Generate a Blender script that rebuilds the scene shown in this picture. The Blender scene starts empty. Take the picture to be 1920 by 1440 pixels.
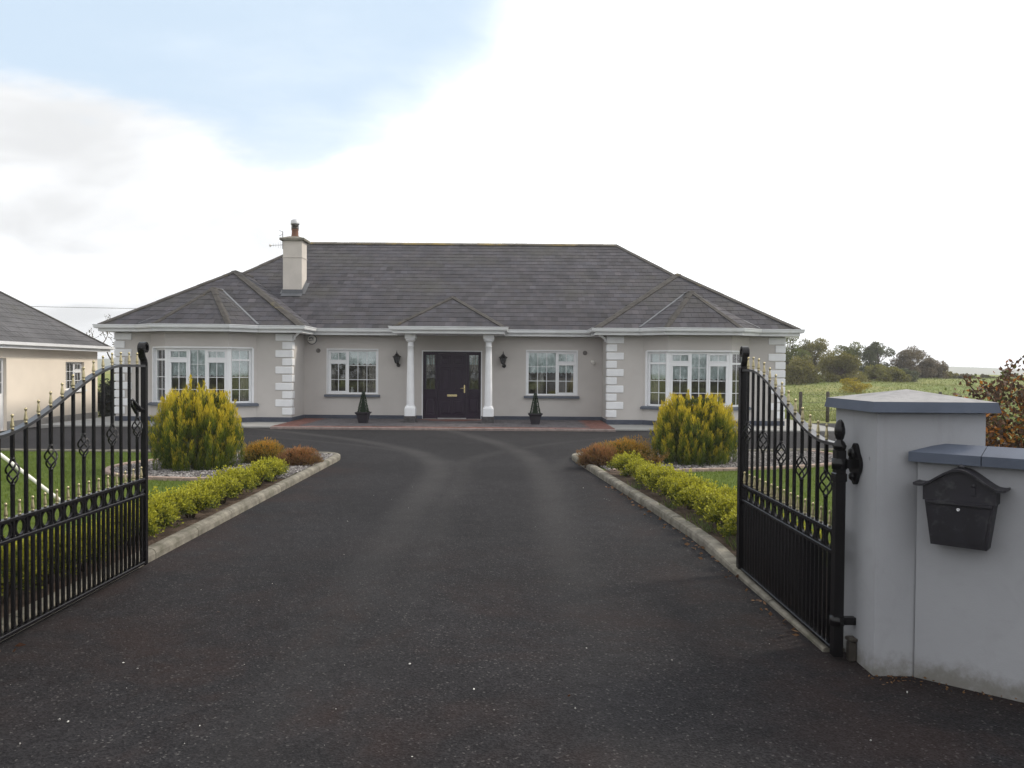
import bpy, math, random
import numpy as np
from mathutils import Vector, Matrix
random.seed(7)
R = math.radians
SC = bpy.context.scene
COL = SC.collection

# ------------------------------------------------------------------ camera
CAM_H = 1.62
cam_data = bpy.data.cameras.new("camera")
cam_data.sensor_width = 36.0
cam_data.lens = 1495.0 / 1920.0 * 36.0
cam_data.clip_end = 3000.0
cam = bpy.data.objects.new("camera", cam_data)
COL.objects.link(cam)
cam.matrix_world = (Matrix.Translation((0, 0, CAM_H)) @ Matrix.Rotation(R(90 - 1.15), 4, 'X')
                    @ Matrix.Rotation(R(0.43), 4, 'Z'))
SC.camera = cam

# ------------------------------------------------------------------ light
SUN_AZ, SUN_EL = R(66), R(40)          # azimuth from +Y towards +X
sun_dir = Vector((math.sin(SUN_AZ) * math.cos(SUN_EL), math.cos(SUN_AZ) * math.cos(SUN_EL), math.sin(SUN_EL)))
sl = bpy.data.lights.new("sun", 'SUN')
sl.energy = 2.6
sl.angle = R(9)
sl.color = (1.0, 0.90, 0.76)
so = bpy.data.objects.new("sun", sl)
so.rotation_euler = (-sun_dir).to_track_quat('-Z', 'Y').to_euler()
so.location = (40, 30, 40)
COL.objects.link(so)

W = bpy.data.worlds.new("World")
SC.world = W
W.use_nodes = True
wt = W.node_tree
wt.nodes.clear()


class NT:
    def __init__(s, t):
        s.t = t

    def n(s, typ, **kw):
        nd = s.t.nodes.new(typ)
        for k, v in kw.items():
            setattr(nd, k, v)
        return nd

    def put(s, v, sock):
        if isinstance(v, bpy.types.NodeSocket):
            s.t.links.new(v, sock)
        elif isinstance(v, (int, float)) and sock.type in ('RGBA', 'VECTOR'):
            sock.default_value = (v, v, v, 1) if sock.type == 'RGBA' else (v, v, v)
        elif isinstance(v, (tuple, list)) and sock.type == 'RGBA' and len(v) == 3:
            sock.default_value = (*v, 1)
        else:
            sock.default_value = v

    def m(s, op, a, b=None, c=None, clamp=False):
        nd = s.n('ShaderNodeMath', operation=op, use_clamp=clamp)
        s.put(a, nd.inputs[0])
        if b is not None:
            s.put(b, nd.inputs[1])
        if c is not None:
            s.put(c, nd.inputs[2])
        return nd.outputs[0]

    def vm(s, op, a, b=None):
        nd = s.n('ShaderNodeVectorMath', operation=op)
        s.put(a, nd.inputs[0])
        if b is not None:
            s.put(b, nd.inputs[1])
        return nd.outputs['Value'] if op in ('DOT_PRODUCT', 'LENGTH') else nd.outputs[0]

    def mix(s, f, a, b, blend='MIX'):
        nd = s.n('ShaderNodeMix', data_type='RGBA', blend_type=blend)
        s.put(f, nd.inputs[0])
        s.put(a, nd.inputs[6])
        s.put(b, nd.inputs[7])
        return nd.outputs[2]

    def ss(s, v, lo, hi, a=0.0, b=1.0):
        nd = s.n('ShaderNodeMapRange', interpolation_type='SMOOTHSTEP')
        s.put(v, nd.inputs[0])
        for i, x in enumerate((lo, hi, a, b)):
            nd.inputs[i + 1].default_value = x
        return nd.outputs[0]

    def noise(s, vec, scale, detail=3.0, rough=0.5, dist=0.0, out='Fac'):
        nd = s.n('ShaderNodeTexNoise')
        if vec is not None:
            s.put(vec, nd.inputs['Vector'])
        nd.inputs['Scale'].default_value = scale
        nd.inputs['Detail'].default_value = detail
        nd.inputs['Roughness'].default_value = rough
        nd.inputs['Distortion'].default_value = dist
        return nd.outputs[out]


w = NT(wt)
sky = w.n('ShaderNodeTexSky', sky_type='NISHITA', sun_disc=False)
sky.sun_elevation = SUN_EL
sky.sun_rotation = SUN_AZ
sky.air_density = 1.0
sky.dust_density = 1.5
tc = w.n('ShaderNodeTexCoord')
d = w.vm('NORMALIZE', tc.outputs['Generated'])
sx = w.n('ShaderNodeSeparateXYZ')
w.put(d, sx.inputs[0])
zc = w.m('ADD', w.m('MAXIMUM', sx.outputs[2], 0.0), 0.22)
cx = w.m('DIVIDE', sx.outputs[0], zc)
cy = w.m('DIVIDE', sx.outputs[1], zc)
cc = w.n('ShaderNodeCombineXYZ')
w.put(cx, cc.inputs[0])
w.put(cy, cc.inputs[1])
cc.inputs[2].default_value = 3.7
n1 = w.noise(cc.outputs[0], 0.75, 7.0, 0.55, 0.3)
n2 = w.noise(cc.outputs[0], 1.1, 5.0, 0.5, 0.4)
bdir = Vector((-0.62, 1.495, 0.68)).normalized()
b = w.ss(w.m('ADD', w.vm('DOT_PRODUCT', d, tuple(bdir)), w.m('MULTIPLY', w.m('SUBTRACT', n2, 0.5), 0.10)), 0.915, 0.975)
b = w.m('MULTIPLY', b, w.ss(w.m('ADD', sx.outputs[2], w.m('MULTIPLY', w.m('SUBTRACT', n1, 0.5), 0.45)), 0.235, 0.315))
cov = w.m('SUBTRACT', w.m('MULTIPLY_ADD', w.m('SUBTRACT', n1, 0.5), 1.9, 1.12), w.m('MULTIPLY', b, 1.05))
cov = w.ss(cov, 0.05, 0.95)
g = w.m('MAXIMUM', w.vm('DOT_PRODUCT', d, tuple(sun_dir)), 0.0)
glow = w.m('MULTIPLY', w.m('POWER', g, 6.0), 0.9)
shade = w.m('MAXIMUM', w.ss(n2, 0.35, 0.62), w.ss(w.vm('DOT_PRODUCT', d, tuple(sun_dir)), 0.08, 0.36))
lum = w.m('ADD', w.m('MULTIPLY_ADD', shade, 0.50, 0.88), glow)
cloud = w.mix(1.0, (0.97, 0.985, 1.0), w.mix(0.0, lum, lum), 'MULTIPLY')
skyc = w.mix(1.0, sky.outputs[0], 0.10, 'MULTIPLY')
skyc = w.mix(0.76, skyc, (0.82, 0.99, 1.16))
fin = w.mix(cov, skyc, cloud)
bg = w.n('ShaderNodeBackground')
w.put(fin, bg.inputs[0])
bg.inputs[1].default_value = 1.0
wo = w.n('ShaderNodeOutputWorld')
wt.links.new(bg.outputs[0], wo.inputs[0])

SC.view_settings.view_transform = 'Standard'
SC.view_settings.look = 'None'
SC.view_settings.gamma = 1.0
SC.view_settings.exposure = 0.0
SC.view_settings.use_curve_mapping = False

# ------------------------------------------------------------------ materials
MATS = {}


def new_mat(name):
    m = bpy.data.materials.new(name)
    m.use_nodes = True
    m.node_tree.nodes.clear()
    MATS[name] = m
    return m, NT(m.node_tree)


def finish(N, shader):
    o = N.n('ShaderNodeOutputMaterial')
    N.t.links.new(shader, o.inputs[0])


def bump(N, h, strength, dist=0.01, normal=None):
    bn = N.n('ShaderNodeBump')
    bn.inputs['Strength'].default_value = strength
    bn.inputs['Distance'].default_value = dist
    N.put(h, bn.inputs['Height'])
    return bn.outputs[0]


def principled(N, col, rough=0.6, metal=0.0, spec=0.5, normal=None):
    p = N.n('ShaderNodeBsdfPrincipled')
    N.put(col, p.inputs['Base Color'])
    N.put(rough, p.inputs['Roughness'])
    p.inputs['Metallic'].default_value = metal
    p.inputs['Specular IOR Level'].default_value = spec
    if normal is not None:
        N.put(normal, p.inputs['Normal'])
    return p.outputs[0]


def pmat(name, col, rough=0.6, var=0.12, vscale=3.0, bscale=60.0, bstr=0.15, bdist=0.004, metal=0.0, spec=0.4,
         stain=None, stain_scale=1.5, stain_lo=0.55, stain_hi=0.75, stain_amt=0.6, tint=False):
    m, N = new_mat(name)
    tcn = N.n('ShaderNodeTexCoord')
    v = tcn.outputs['Object']
    f = N.noise(v, vscale, 5.0, 0.6)
    base = col
    if tint:
        at = N.n('ShaderNodeAttribute', attribute_name='tint')
        base = at.outputs['Color']
    dark = N.mix(1.0, base, 1.0 - var, 'MULTIPLY')
    light = N.mix(1.0, base, 1.0 + var, 'MULTIPLY')
    c = N.mix(N.ss(f, 0.3, 0.7), dark, light)
    if stain:
        f2 = N.noise(v, stain_scale, 6.0, 0.65)
        c = N.mix(N.m('MULTIPLY', N.ss(f2, stain_lo, stain_hi), stain_amt), c, stain)
    nb = bump(N, N.noise(v, bscale, 4.0, 0.6), bstr, bdist) if bstr else None
    finish(N, principled(N, c, rough, metal, spec, nb))
    return m


def leaf_mat(name, trans=0.35, rough=0.55):
    m, N = new_mat(name)
    at = N.n('ShaderNodeAttribute', attribute_name='tint')
    p = principled(N, at.outputs['Color'], rough, 0, 0.25)
    t = N.n('ShaderNodeBsdfTranslucent')
    N.put(at.outputs['Color'], t.inputs[0])
    mx = N.n('ShaderNodeMixShader')
    mx.inputs[0].default_value = trans
    N.t.links.new(p, mx.inputs[1])
    N.t.links.new(t.outputs[0], mx.inputs[2])
    finish(N, mx.outputs[0])
    return m


M_RENDER = pmat('house_render', (0.50, 0.475, 0.455), 0.9, 0.05, 0.8, 220, 0.25, 0.003, spec=0.2,
                stain=(0.41, 0.385, 0.365), stain_scale=0.9, stain_lo=0.5, stain_hi=0.8, stain_amt=0.35)
M_CREAM = pmat('cream_render', (0.78, 0.70, 0.60), 0.9, 0.05, 0.8, 220, 0.25, 0.003, spec=0.2)
M_WHITE = pmat('white_paint', (0.74, 0.75, 0.77), 0.55, 0.04, 4.0, 120, 0.08, 0.002)
M_UPVC = pmat('white_upvc', (0.78, 0.79, 0.81), 0.35, 0.02, 3.0, 0, 0, 0)
M_GUTTER = pmat('gutter_white', (0.66, 0.675, 0.69), 0.4, 0.06, 2.0, 0, 0, 0, stain=(0.45, 0.42, 0.36), stain_scale=1.2,
                stain_lo=0.55, stain_hi=0.8, stain_amt=0.5)
M_PLINTH = pmat('plinth_paint', (0.060, 0.068, 0.092), 0.8, 0.15, 3.0, 200, 0.2, 0.003, spec=0.25,
                stain=(0.14, 0.14, 0.14), stain_scale=2.0, stain_amt=0.4)
M_CPL = pmat('column_plinth_block', (0.07, 0.066, 0.068), 0.9, 0.3, 14.0, 60, 0.6, 0.006, spec=0.15)
M_KERBF = pmat('terrace_kerb', (0.24, 0.19, 0.175), 0.9, 0.2, 6.0, 150, 0.4, 0.003, spec=0.2)
M_SILL = pmat('sill_paint', (0.10, 0.115, 0.145), 0.7, 0.1, 3.0, 100, 0.1, 0.002)
M_TILE = pmat('slate_tile', (0.1, 0.1, 0.1), 0.8, 0.20, 1.6, 60, 0.25, 0.003, spec=0.22, tint=True,
              stain=(0.062, 0.060, 0.050), stain_scale=0.5, stain_lo=0.45, stain_hi=0.72, stain_amt=0.6)
M_DECK = pmat('roof_felt', (0.03, 0.03, 0.032), 0.9, 0.1, 3.0, 0, 0)
M_RIDGE = pmat('ridge_concrete', (0.058, 0.053, 0.049), 0.9, 0.25, 6.0, 120, 0.3, 0.004, spec=0.2,
               stain=(0.19, 0.15, 0.05), stain_scale=0.9, stain_lo=0.60, stain_hi=0.72, stain_amt=0.7)
M_RIDGE2 = pmat('ridge_lichen', (0.10, 0.09, 0.075), 0.9, 0.25, 6.0, 120, 0.3, 0.004, spec=0.2,
                stain=(0.26, 0.19, 0.06), stain_scale=0.8, stain_lo=0.46, stain_hi=0.62, stain_amt=0.8)
M_LEAD = pmat('lead', (0.10, 0.105, 0.115), 0.5, 0.15, 4.0, 60, 0.1)
M_CHIM = pmat('chimney_render', (0.53, 0.49, 0.45), 0.9, 0.06, 2.0, 200, 0.2, 0.003, spec=0.2)
M_CONC = pmat('concrete', (0.20, 0.185, 0.155), 0.95, 0.30, 7.0, 160, 0.9, 0.006, spec=0.12,
              stain=(0.085, 0.082, 0.06), stain_scale=3.0, stain_lo=0.45, stain_hi=0.7, stain_amt=0.75)
M_PATH = pmat('path_concrete', (0.27, 0.268, 0.26), 0.9, 0.08, 2.0, 150, 0.3, 0.003, spec=0.2)
M_BRICK = pmat('paver', (0.1, 0.1, 0.1), 0.85, 0.2, 9.0, 150, 0.4, 0.003, spec=0.25, tint=True)
M_MORTAR = pmat('mortar', (0.10, 0.09, 0.085), 0.95, 0.15, 9.0, 150, 0.3)
M_TERRA = pmat('terracotta', (0.16, 0.075, 0.045), 0.8, 0.2, 8.0, 100, 0.2)
M_STEEL = pmat('steel', (0.45, 0.45, 0.45), 0.35, 0.1, 6.0, 0, 0, metal=0.9)
M_DSTEEL = pmat('dark_steel', (0.08, 0.07, 0.06), 0.5, 0.2, 6.0, 0, 0, metal=0.5)
M_IRON = pmat('black_iron', (0.0055, 0.0050, 0.0060), 0.27, 0.2, 9.0, 120, 0.08, 0.002, spec=0.32)
M_RAIL = pmat('black_iron_rail', (0.016, 0.016, 0.020), 0.30, 0.2, 9.0, 120, 0.08, 0.002, spec=0.9)
M_IRONG = pmat('black_iron_dusty', (0.013, 0.012, 0.017), 0.5, 0.3, 9.0, 140, 0.25, 0.002, spec=0.4,
               stain=(0.06, 0.06, 0.065), stain_scale=14.0, stain_lo=0.52, stain_hi=0.72, stain_amt=0.7)
M_GOLD = pmat('gold_paint', (0.44, 0.38, 0.23), 0.33, 0.25, 30.0, 0, 0, metal=0.8)
M_BRASS = pmat('brass', (0.80, 0.68, 0.38), 0.25, 0.05, 9.0, 0, 0, metal=0.8)
M_DOOR = pmat('aubergine_door', (0.020, 0.010, 0.025), 0.42, 0.15, 4.0, 0, 0, spec=0.25)
M_BLIND = pmat('blind_cloth', (0.66, 0.74, 0.74), 0.9, 0.10, 5.0, 90, 0.2, 0.003, spec=0.1)
M_CURTAIN = pmat('curtain_cloth', (0.40, 0.36, 0.33), 0.9, 0.12, 3.0, 90, 0.2, 0.003, spec=0.1)
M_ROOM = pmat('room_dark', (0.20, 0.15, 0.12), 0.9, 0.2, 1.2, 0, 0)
M_PILLAR = pmat('pillar_render', (0.325, 0.335, 0.375), 0.92, 0.05, 1.6, 170, 0.45, 0.004, spec=0.15,
                stain=(0.30, 0.29, 0.28), stain_scale=1.8, stain_lo=0.58, stain_hi=0.8, stain_amt=0.5)


def mk_pillar():
    m, N = new_mat('pillar_render')
    tcn = N.n('ShaderNodeTexCoord')
    v = tcn.outputs['Object']
    sp3 = N.n('ShaderNodeSeparateXYZ')
    N.put(v, sp3.inputs[0])
    z = sp3.outputs[2]
    c = N.mix(N.ss(N.noise(v, 1.3, 5, 0.6), 0.3, 0.7), (0.315, 0.320, 0.340), (0.345, 0.350, 0.370))
    # trowel marks and faint blotches
    c = N.mix(N.m('MULTIPLY', N.ss(N.noise(v, 6.0, 6, 0.7, 1.0), 0.5, 0.72), 0.22), c, (0.25, 0.25, 0.26))
    # rain runs below the cap
    st = N.n('ShaderNodeMapping')
    N.put(v, st.inputs[0])
    st.inputs['Scale'].default_value = (14, 14, 0.7)
    run = N.m('MULTIPLY', N.ss(N.noise(st.outputs[0], 1.0, 4, 0.6), 0.55, 0.8), N.ss(z, 0.4, 1.35))
    c = N.mix(N.m('MULTIPLY', run, 0.30), c, (0.20, 0.20, 0.19))
    # splash dirt along the foot
    foot = N.m('ADD', N.ss(z, 0.26, 0.0), N.m('MULTIPLY', N.m('SUBTRACT', N.noise(v, 9, 5, 0.7), 0.5), 1.4))
    c = N.mix(N.m('MULTIPLY', N.m('MULTIPLY', N.ss(foot, 0.45, 1.15), N.ss(z, 0.34, 0.05)), 0.75), c, (0.13, 0.12, 0.095))
    # a few scuffs
    sc = N.noise(v, 5.0, 3, 0.5, 0.8)
    c = N.mix(N.m('MULTIPLY', N.ss(sc, 0.735, 0.76), 0.6), c, (0.14, 0.14, 0.15))
    h = N.m('ADD', N.m('MULTIPLY', N.noise(v, 150, 3, 0.6), 0.35), N.noise(v, 9, 4, 0.6))
    nb = bump(N, h, 0.30, 0.006)
    finish(N, principled(N, c, 0.92, 0, 0.15, nb))
    return m


M_PILLAR = mk_pillar()
M_CAP = pmat('cap_paint', (0.085, 0.10, 0.135), 0.75, 0.10, 5.0, 170, 0.35, 0.003, spec=0.25,
             stain=(0.22, 0.22, 0.22), stain_scale=4.0, stain_lo=0.6, stain_hi=0.8, stain_amt=0.35)
M_CAPTOP = pmat('cap_top_weathered', (0.27, 0.265, 0.27), 0.85, 0.25, 6.0, 170, 0.4, 0.003, spec=0.25,
                stain=(0.16, 0.16, 0.16), stain_scale=6.0, stain_lo=0.5, stain_hi=0.7, stain_amt=0.6)
M_PLASTIC = pmat('white_plastic', (0.72, 0.70, 0.66), 0.5, 0.04, 6.0, 0, 0)
M_MARK = pmat('dark_print', (0.06, 0.06, 0.08), 0.6, 0.05, 6.0, 0, 0)
M_GREYP = pmat('grey_plastic', (0.16, 0.145, 0.135), 0.6, 0.1, 6.0, 0, 0)
M_POT = pmat('planter_plastic', (0.018, 0.014, 0.02), 0.45, 0.2, 6.0, 0, 0)
M_BARK = pmat('bark', (0.10, 0.075, 0.055), 0.95, 0.3, 12.0, 60, 0.5, 0.01, spec=0.1)
M_TWIG = pmat('twig', (0.075, 0.055, 0.03), 0.95, 0.3, 12.0, 0, 0, spec=0.1)
M_POSTW = pmat('weathered_wood', (0.09, 0.08, 0.07), 0.95, 0.3, 8.0, 60, 0.5, 0.01, spec=0.1)
M_STONE = pmat('gravel_stone', (0.3, 0.3, 0.3), 0.9, 0.2, 20.0, 80, 0.3, tint=True, spec=0.2)
M_GBASE = pmat('gravel_base', (0.13, 0.12, 0.11), 0.95, 0.35, 14.0, 60, 0.9, 0.02, spec=0.1)
M_SOIL = pmat('soil', (0.085, 0.062, 0.047), 0.97, 0.4, 9.0, 45, 0.9, 0.03, spec=0.1)
M_EDGE = pmat('edging_brick', (0.33, 0.25, 0.21), 0.9, 0.2, 7.0, 120, 0.4, spec=0.2)
M_EWHITE = pmat('pole_paint', (0.80, 0.78, 0.70), 0.5, 0.05, 4.0, 0, 0)
M_LEAF = leaf_mat('leaf')
M_NEEDLE = leaf_mat('needle', 0.22, 0.65)
M_GRASSB = leaf_mat('grass_blade', 0.35, 0.5)


def mk_glass():
    m, N = new_mat('window_glass')
    fr = N.n('ShaderNodeFresnel')
    fr.inputs[0].default_value = 1.55
    t = N.n('ShaderNodeBsdfTransparent')
    t.inputs[0].default_value = (0.93, 0.95, 0.95, 1)
    gl = N.n('ShaderNodeBsdfGlossy')
    gl.inputs['Roughness'].default_value = 0.03
    gl.inputs[0].default_value = (1, 1, 1, 1)
    f = N.m('MULTIPLY_ADD', fr.outputs[0], 1.3, 0.02, clamp=True)
    mx = N.n('ShaderNodeMixShader')
    N.put(f, mx.inputs[0])
    N.t.links.new(t.outputs[0], mx.inputs[1])
    N.t.links.new(gl.outputs[0], mx.inputs[2])
    finish(N, mx.outputs[0])
    return m


M_GLASS = mk_glass()


def mk_frost():
    m, N = new_mat('obscured_glass')
    tcn = N.n('ShaderNodeTexCoord')
    nb = bump(N, N.noise(tcn.outputs['Object'], 45, 3, 0.6), 0.25, 0.004)
    finish(N, principled(N, (0.05, 0.055, 0.06), 0.12, 0, 0.9, nb))
    return m


M_FROST = mk_frost()


def mk_tarmac():
    m, N = new_mat('tarmac')
    tcn = N.n('ShaderNodeTexCoord')
    v = tcn.outputs['Object']
    s = N.n('ShaderNodeSeparateXYZ')
    N.put(v, s.inputs[0])
    X, Y = s.outputs[0], s.outputs[1]
    vo = N.n('ShaderNodeTexVoronoi')
    N.put(v, vo.inputs['Vector'])
    vo.inputs['Scale'].default_value = 110.0
    spc = N.n('ShaderNodeSeparateColor')
    N.put(vo.outputs['Color'], spc.inputs[0])
    speck = spc.outputs[0]
    c = N.mix(N.ss(speck, 0.0, 1.0), (0.0110, 0.0104, 0.0118), (0.0255, 0.0244, 0.0262))
    c = N.mix(N.m('MULTIPLY', N.ss(speck, 0.965, 0.985), 0.4), c, (0.13, 0.125, 0.12))
    big = N.noise(v, 0.35, 4.0, 0.6)
    c = N.mix(N.ss(big, 0.3, 0.7), N.mix(1.0, c, 0.82, 'MULTIPLY'), N.mix(1.0, c, 1.15, 'MULTIPLY'))
    fine = N.noise(v, 5.0, 5.0, 0.7)
    c = N.mix(N.ss(fine, 0.3, 0.7), N.mix(1.0, c, 0.85, 'MULTIPLY'), N.mix(1.0, c, 1.15, 'MULTIPLY'))
    # worn wheel tracks: straight near the gate, bending apart towards the turning area
    wob = N.m('MULTIPLY', N.m('SUBTRACT', N.noise(v, 0.2, 2.0), 0.5), 0.35)
    far = N.m('MAXIMUM', N.m('SUBTRACT', Y, 12.0), 0.0)
    bend = N.m('MULTIPLY', N.m('MULTIPLY', far, far), 0.1)
    tot = None
    for x0, k, wd, am in ((-1.12, -0.75, 0.26, 0.8), (0.50, -0.30, 0.24, 0.75), (-0.75, -1.25, 0.18, 0.45), (0.62, 0.9, 0.20, 0.4), (-1.05, 0.75, 0.2, 0.4)):
        xx = N.m('SUBTRACT', N.m('ADD', X, wob), N.m('MULTIPLY_ADD', bend, k, x0))
        t = N.ss(N.m('ABSOLUTE', xx), 0.02, wd * 1.5, am, 0.0)
        tot = t if tot is None else N.m('MAXIMUM', tot, t)
    tot = N.m('MULTIPLY', tot, N.ss(N.noise(v, 0.9, 5.0, 0.7), 0.2, 0.75, 0.35, 0.85))
    tot = N.m('MULTIPLY', tot, N.ss(Y, 4.0, 13.0, 0.25, 1.0))
    c = N.mix(tot, c, (0.052, 0.050, 0.050))
    # reddish algae where cars do not roll
    mo = N.m('MULTIPLY', N.ss(N.noise(v, 0.55, 5.0, 0.7, 0.3), 0.46, 0.66), N.ss(Y, 8.5, 4.0))
    edge = N.ss(N.m('ABSOLUTE', N.m('ADD', X, 0.6)), 1.2, 2.4)
    mo = N.m('MAXIMUM', mo, N.m('MULTIPLY', N.m('MULTIPLY', edge, N.ss(N.noise(v, 0.9, 5.0, 0.7), 0.42, 0.62)), N.ss(Y, 15, 12)))
    c = N.mix(N.m('MULTIPLY', mo, 0.30), c, (0.036, 0.018, 0.013))
    h = N.m('ADD', vo.outputs['Distance'], N.m('MULTIPLY', N.noise(v, 30, 3), 0.6))
    nb = bump(N, h, 0.4, 0.005)
    finish(N, principled(N, c, 0.85, 0, 0.10, nb))
    return m


M_TARMAC = mk_tarmac()


def mk_grass(name, a, b_, c_):
    m, N = new_mat(name)
    tcn = N.n('ShaderNodeTexCoord')
    v = tcn.outputs['Object']
    c = N.mix(N.ss(N.noise(v, 0.12, 5, 0.65), 0.35, 0.65), a, b_)
    c = N.mix(N.m('MULTIPLY', N.ss(N.noise(v, 0.6, 5, 0.7), 0.45, 0.7), 0.7), c, c_)
    f = N.noise(v, 14, 4, 0.7)
    c = N.mix(N.ss(f, 0.3, 0.7), N.mix(1.0, c, 0.75, 'MULTIPLY'), N.mix(1.0, c, 1.2, 'MULTIPLY'))
    nb = bump(N, N.noise(v, 25, 4, 0.7), 0.9, 0.05)
    finish(N, principled(N, c, 0.9, 0, 0.15, nb))
    return m


M_FIELD = mk_grass('field_grass', (0.16, 0.20, 0.055), (0.24, 0.235, 0.085), (0.13, 0.19, 0.05))
M_LAWN = mk_grass('lawn_turf', (0.075, 0.115, 0.016), (0.105, 0.145, 0.022), (0.07, 0.105, 0.016))
M_HILL = mk_grass('hill', (0.10, 0.12, 0.06), (0.12, 0.13, 0.07), (0.08, 0.10, 0.05))

# ------------------------------------------------------------------ mesh helpers


class MB:
    def __init__(s, org=(0, 0, 0)):
        s.v, s.f, s.c, s.o, s.sm = [], [], [], Vector(org), []

    def add(s, verts, faces, M=None, col=None, smooth=False):
        k = len(s.v)
        for p in verts:
            p = Vector(p)
            if M is not None:
                p = M @ p
            s.v.append(p)
            s.c.append(col)
        for f in faces:
            s.f.append([i + k for i in f])
            s.sm.append(smooth)
        return s

    def box(s, x0, x1, y0, y1, z0, z1, M=None, col=None, bottom=True):
        v = [(x0, y0, z0), (x1, y0, z0), (x1, y1, z0), (x0, y1, z0), (x0, y0, z1), (x1, y0, z1), (x1, y1, z1), (x0, y1, z1)]
        f = [(4, 5, 6, 7), (0, 1, 5, 4), (1, 2, 6, 5), (2, 3, 7, 6), (3, 0, 4, 7)]
        if bottom:
            f.append((3, 2, 1, 0))
        return s.add(v, f, M, col)

    def bbox(s, x0, x1, y0, y1, z0, z1, b=0.01, M=None, col=None):
        """box with chamfered edges on all sides (inset rings)"""
        v, f = [], []
        rings = [(b, z0), (0, z0 + b), (0, z1 - b), (b, z1)]
        for i, z in rings:
            v += [(x0 + i, y0 + i, z), (x1 - i, y0 + i, z), (x1 - i, y1 - i, z), (x0 + i, y1 - i, z)]
        for r in range(3):
            for k in range(4):
                a, c = r * 4 + k, r * 4 + (k + 1) % 4
                f.append((a, c, c + 4, a + 4))
        f.append((3, 2, 1, 0))
        f.append((12, 13, 14, 15))
        return s.add(v, f, M, col)

    def lathe(s, prof, c=(0, 0), n=16, M=None, col=None, smooth=True, phase=0.0):
        v, f = [], []
        for r, z in prof:
            for k in range(n):
                a = 2 * math.pi * k / n + phase
                v.append((c[0] + r * math.cos(a), c[1] + r * math.sin(a), z))
        for i in range(len(prof) - 1):
            for k in range(n):
                a, b = i * n + k, i * n + (k + 1) % n
                f.append((a, b, b + n, a + n))
        f.append(tuple(reversed(range(n))))
        f.append(tuple(range((len(prof) - 1) * n, len(prof) * n)))
        return s.add(v, f, M, col, smooth)

    def tube(s, pts, r, n=8, M=None, col=None, smooth=True, flat=None, closed=False):
        """tube along pts; r number or list; flat=(a,b) half sizes for a rectangular bar"""
        pts = [Vector(p) for p in pts]
        v, f = [], []
        m = len(pts)
        up = None
        for i, p in enumerate(pts):
            if closed:
                t = (pts[(i + 1) % m] - pts[i - 1]).normalized()
            else:
                t = (pts[min(i + 1, m - 1)] - pts[max(i - 1, 0)]).normalized()
            if up is None:
                up = Vector((1, 0, 0)) if abs(t.x) < 0.9 else Vector((0, 0, 1))
            a = (up - t * up.dot(t)).normalized()
            b = t.cross(a)
            up = a
            if flat:
                for q in ((-1, -1), (1, -1), (1, 1), (-1, 1)):
                    v.append(p + a * q[0] * flat[0] + b * q[1] * flat[1])
            else:
                rr = r[i] if isinstance(r, (list, tuple)) else r
                for k in range(n):
                    an = 2 * math.pi * k / n
                    v.append(p + (a * math.cos(an) + b * math.sin(an)) * rr)
        nn = 4 if flat else n
        for i in range(m if closed else m - 1):
            j = (i + 1) % m
            for k in range(nn):
                k2 = (k + 1) % nn
                f.append((i * nn + k, i * nn + k2, j * nn + k2, j * nn + k))
        if not closed:
            f.append(tuple(reversed(range(nn))))
            f.append(tuple(range((m - 1) * nn, m * nn)))
        return s.add(v, f, M, col, smooth and not flat)

    def prism(s, poly, z0, z1, M=None, col=None):
        """extrude a CCW xy polygon"""
        n = len(poly)
        v = [(p[0], p[1], z0) for p in poly] + [(p[0], p[1], z1) for p in poly]
        f = [tuple(reversed(range(n))), tuple(range(n, 2 * n))]
        for k in range(n):
            f.append((k, (k + 1) % n, (k + 1) % n + n, k + n))
        return s.add(v, f, M, col)

    def build(s, name, mat, parent=None, kind=None, label=None):
        me = bpy.data.meshes.new(name)
        me.from_pydata([tuple(p - s.o) for p in s.v], [], s.f)
        if any(c is not None for c in s.c):
            at = me.attributes.new('tint', 'FLOAT_COLOR', 'POINT')
            at.data.foreach_set('color', np.array([(*(c or (0.1, 0.1, 0.1)), 1.0) for c in s.c], dtype=np.float32).ravel())
        if any(s.sm):
            me.polygons.foreach_set('use_smooth', s.sm)
        me.materials.append(mat)
        me.update()
        return link(me, name, parent, kind, label)


def link(me, name, parent=None, kind=None, label=None):
    o = bpy.data.objects.new(name, me)
    COL.objects.link(o)
    if parent is not None:
        o.parent = parent
    if kind:
        o['kind'] = kind
    if label:
        o['label'] = label
    return o


def thing(name, label, cat, loc=(0, 0, 0), group=None, rot=0.0):
    o = bpy.data.objects.new(name, None)
    o.empty_display_size = 0.2
    o.location = loc
    o.rotation_euler = (0, 0, rot)
    COL.objects.link(o)
    tag(o, label, cat, group)
    return o


def tag(o, label, cat, group=None):
    o['label'] = label
    o['category'] = cat
    if group:
        o['group'] = group
    return o


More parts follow.
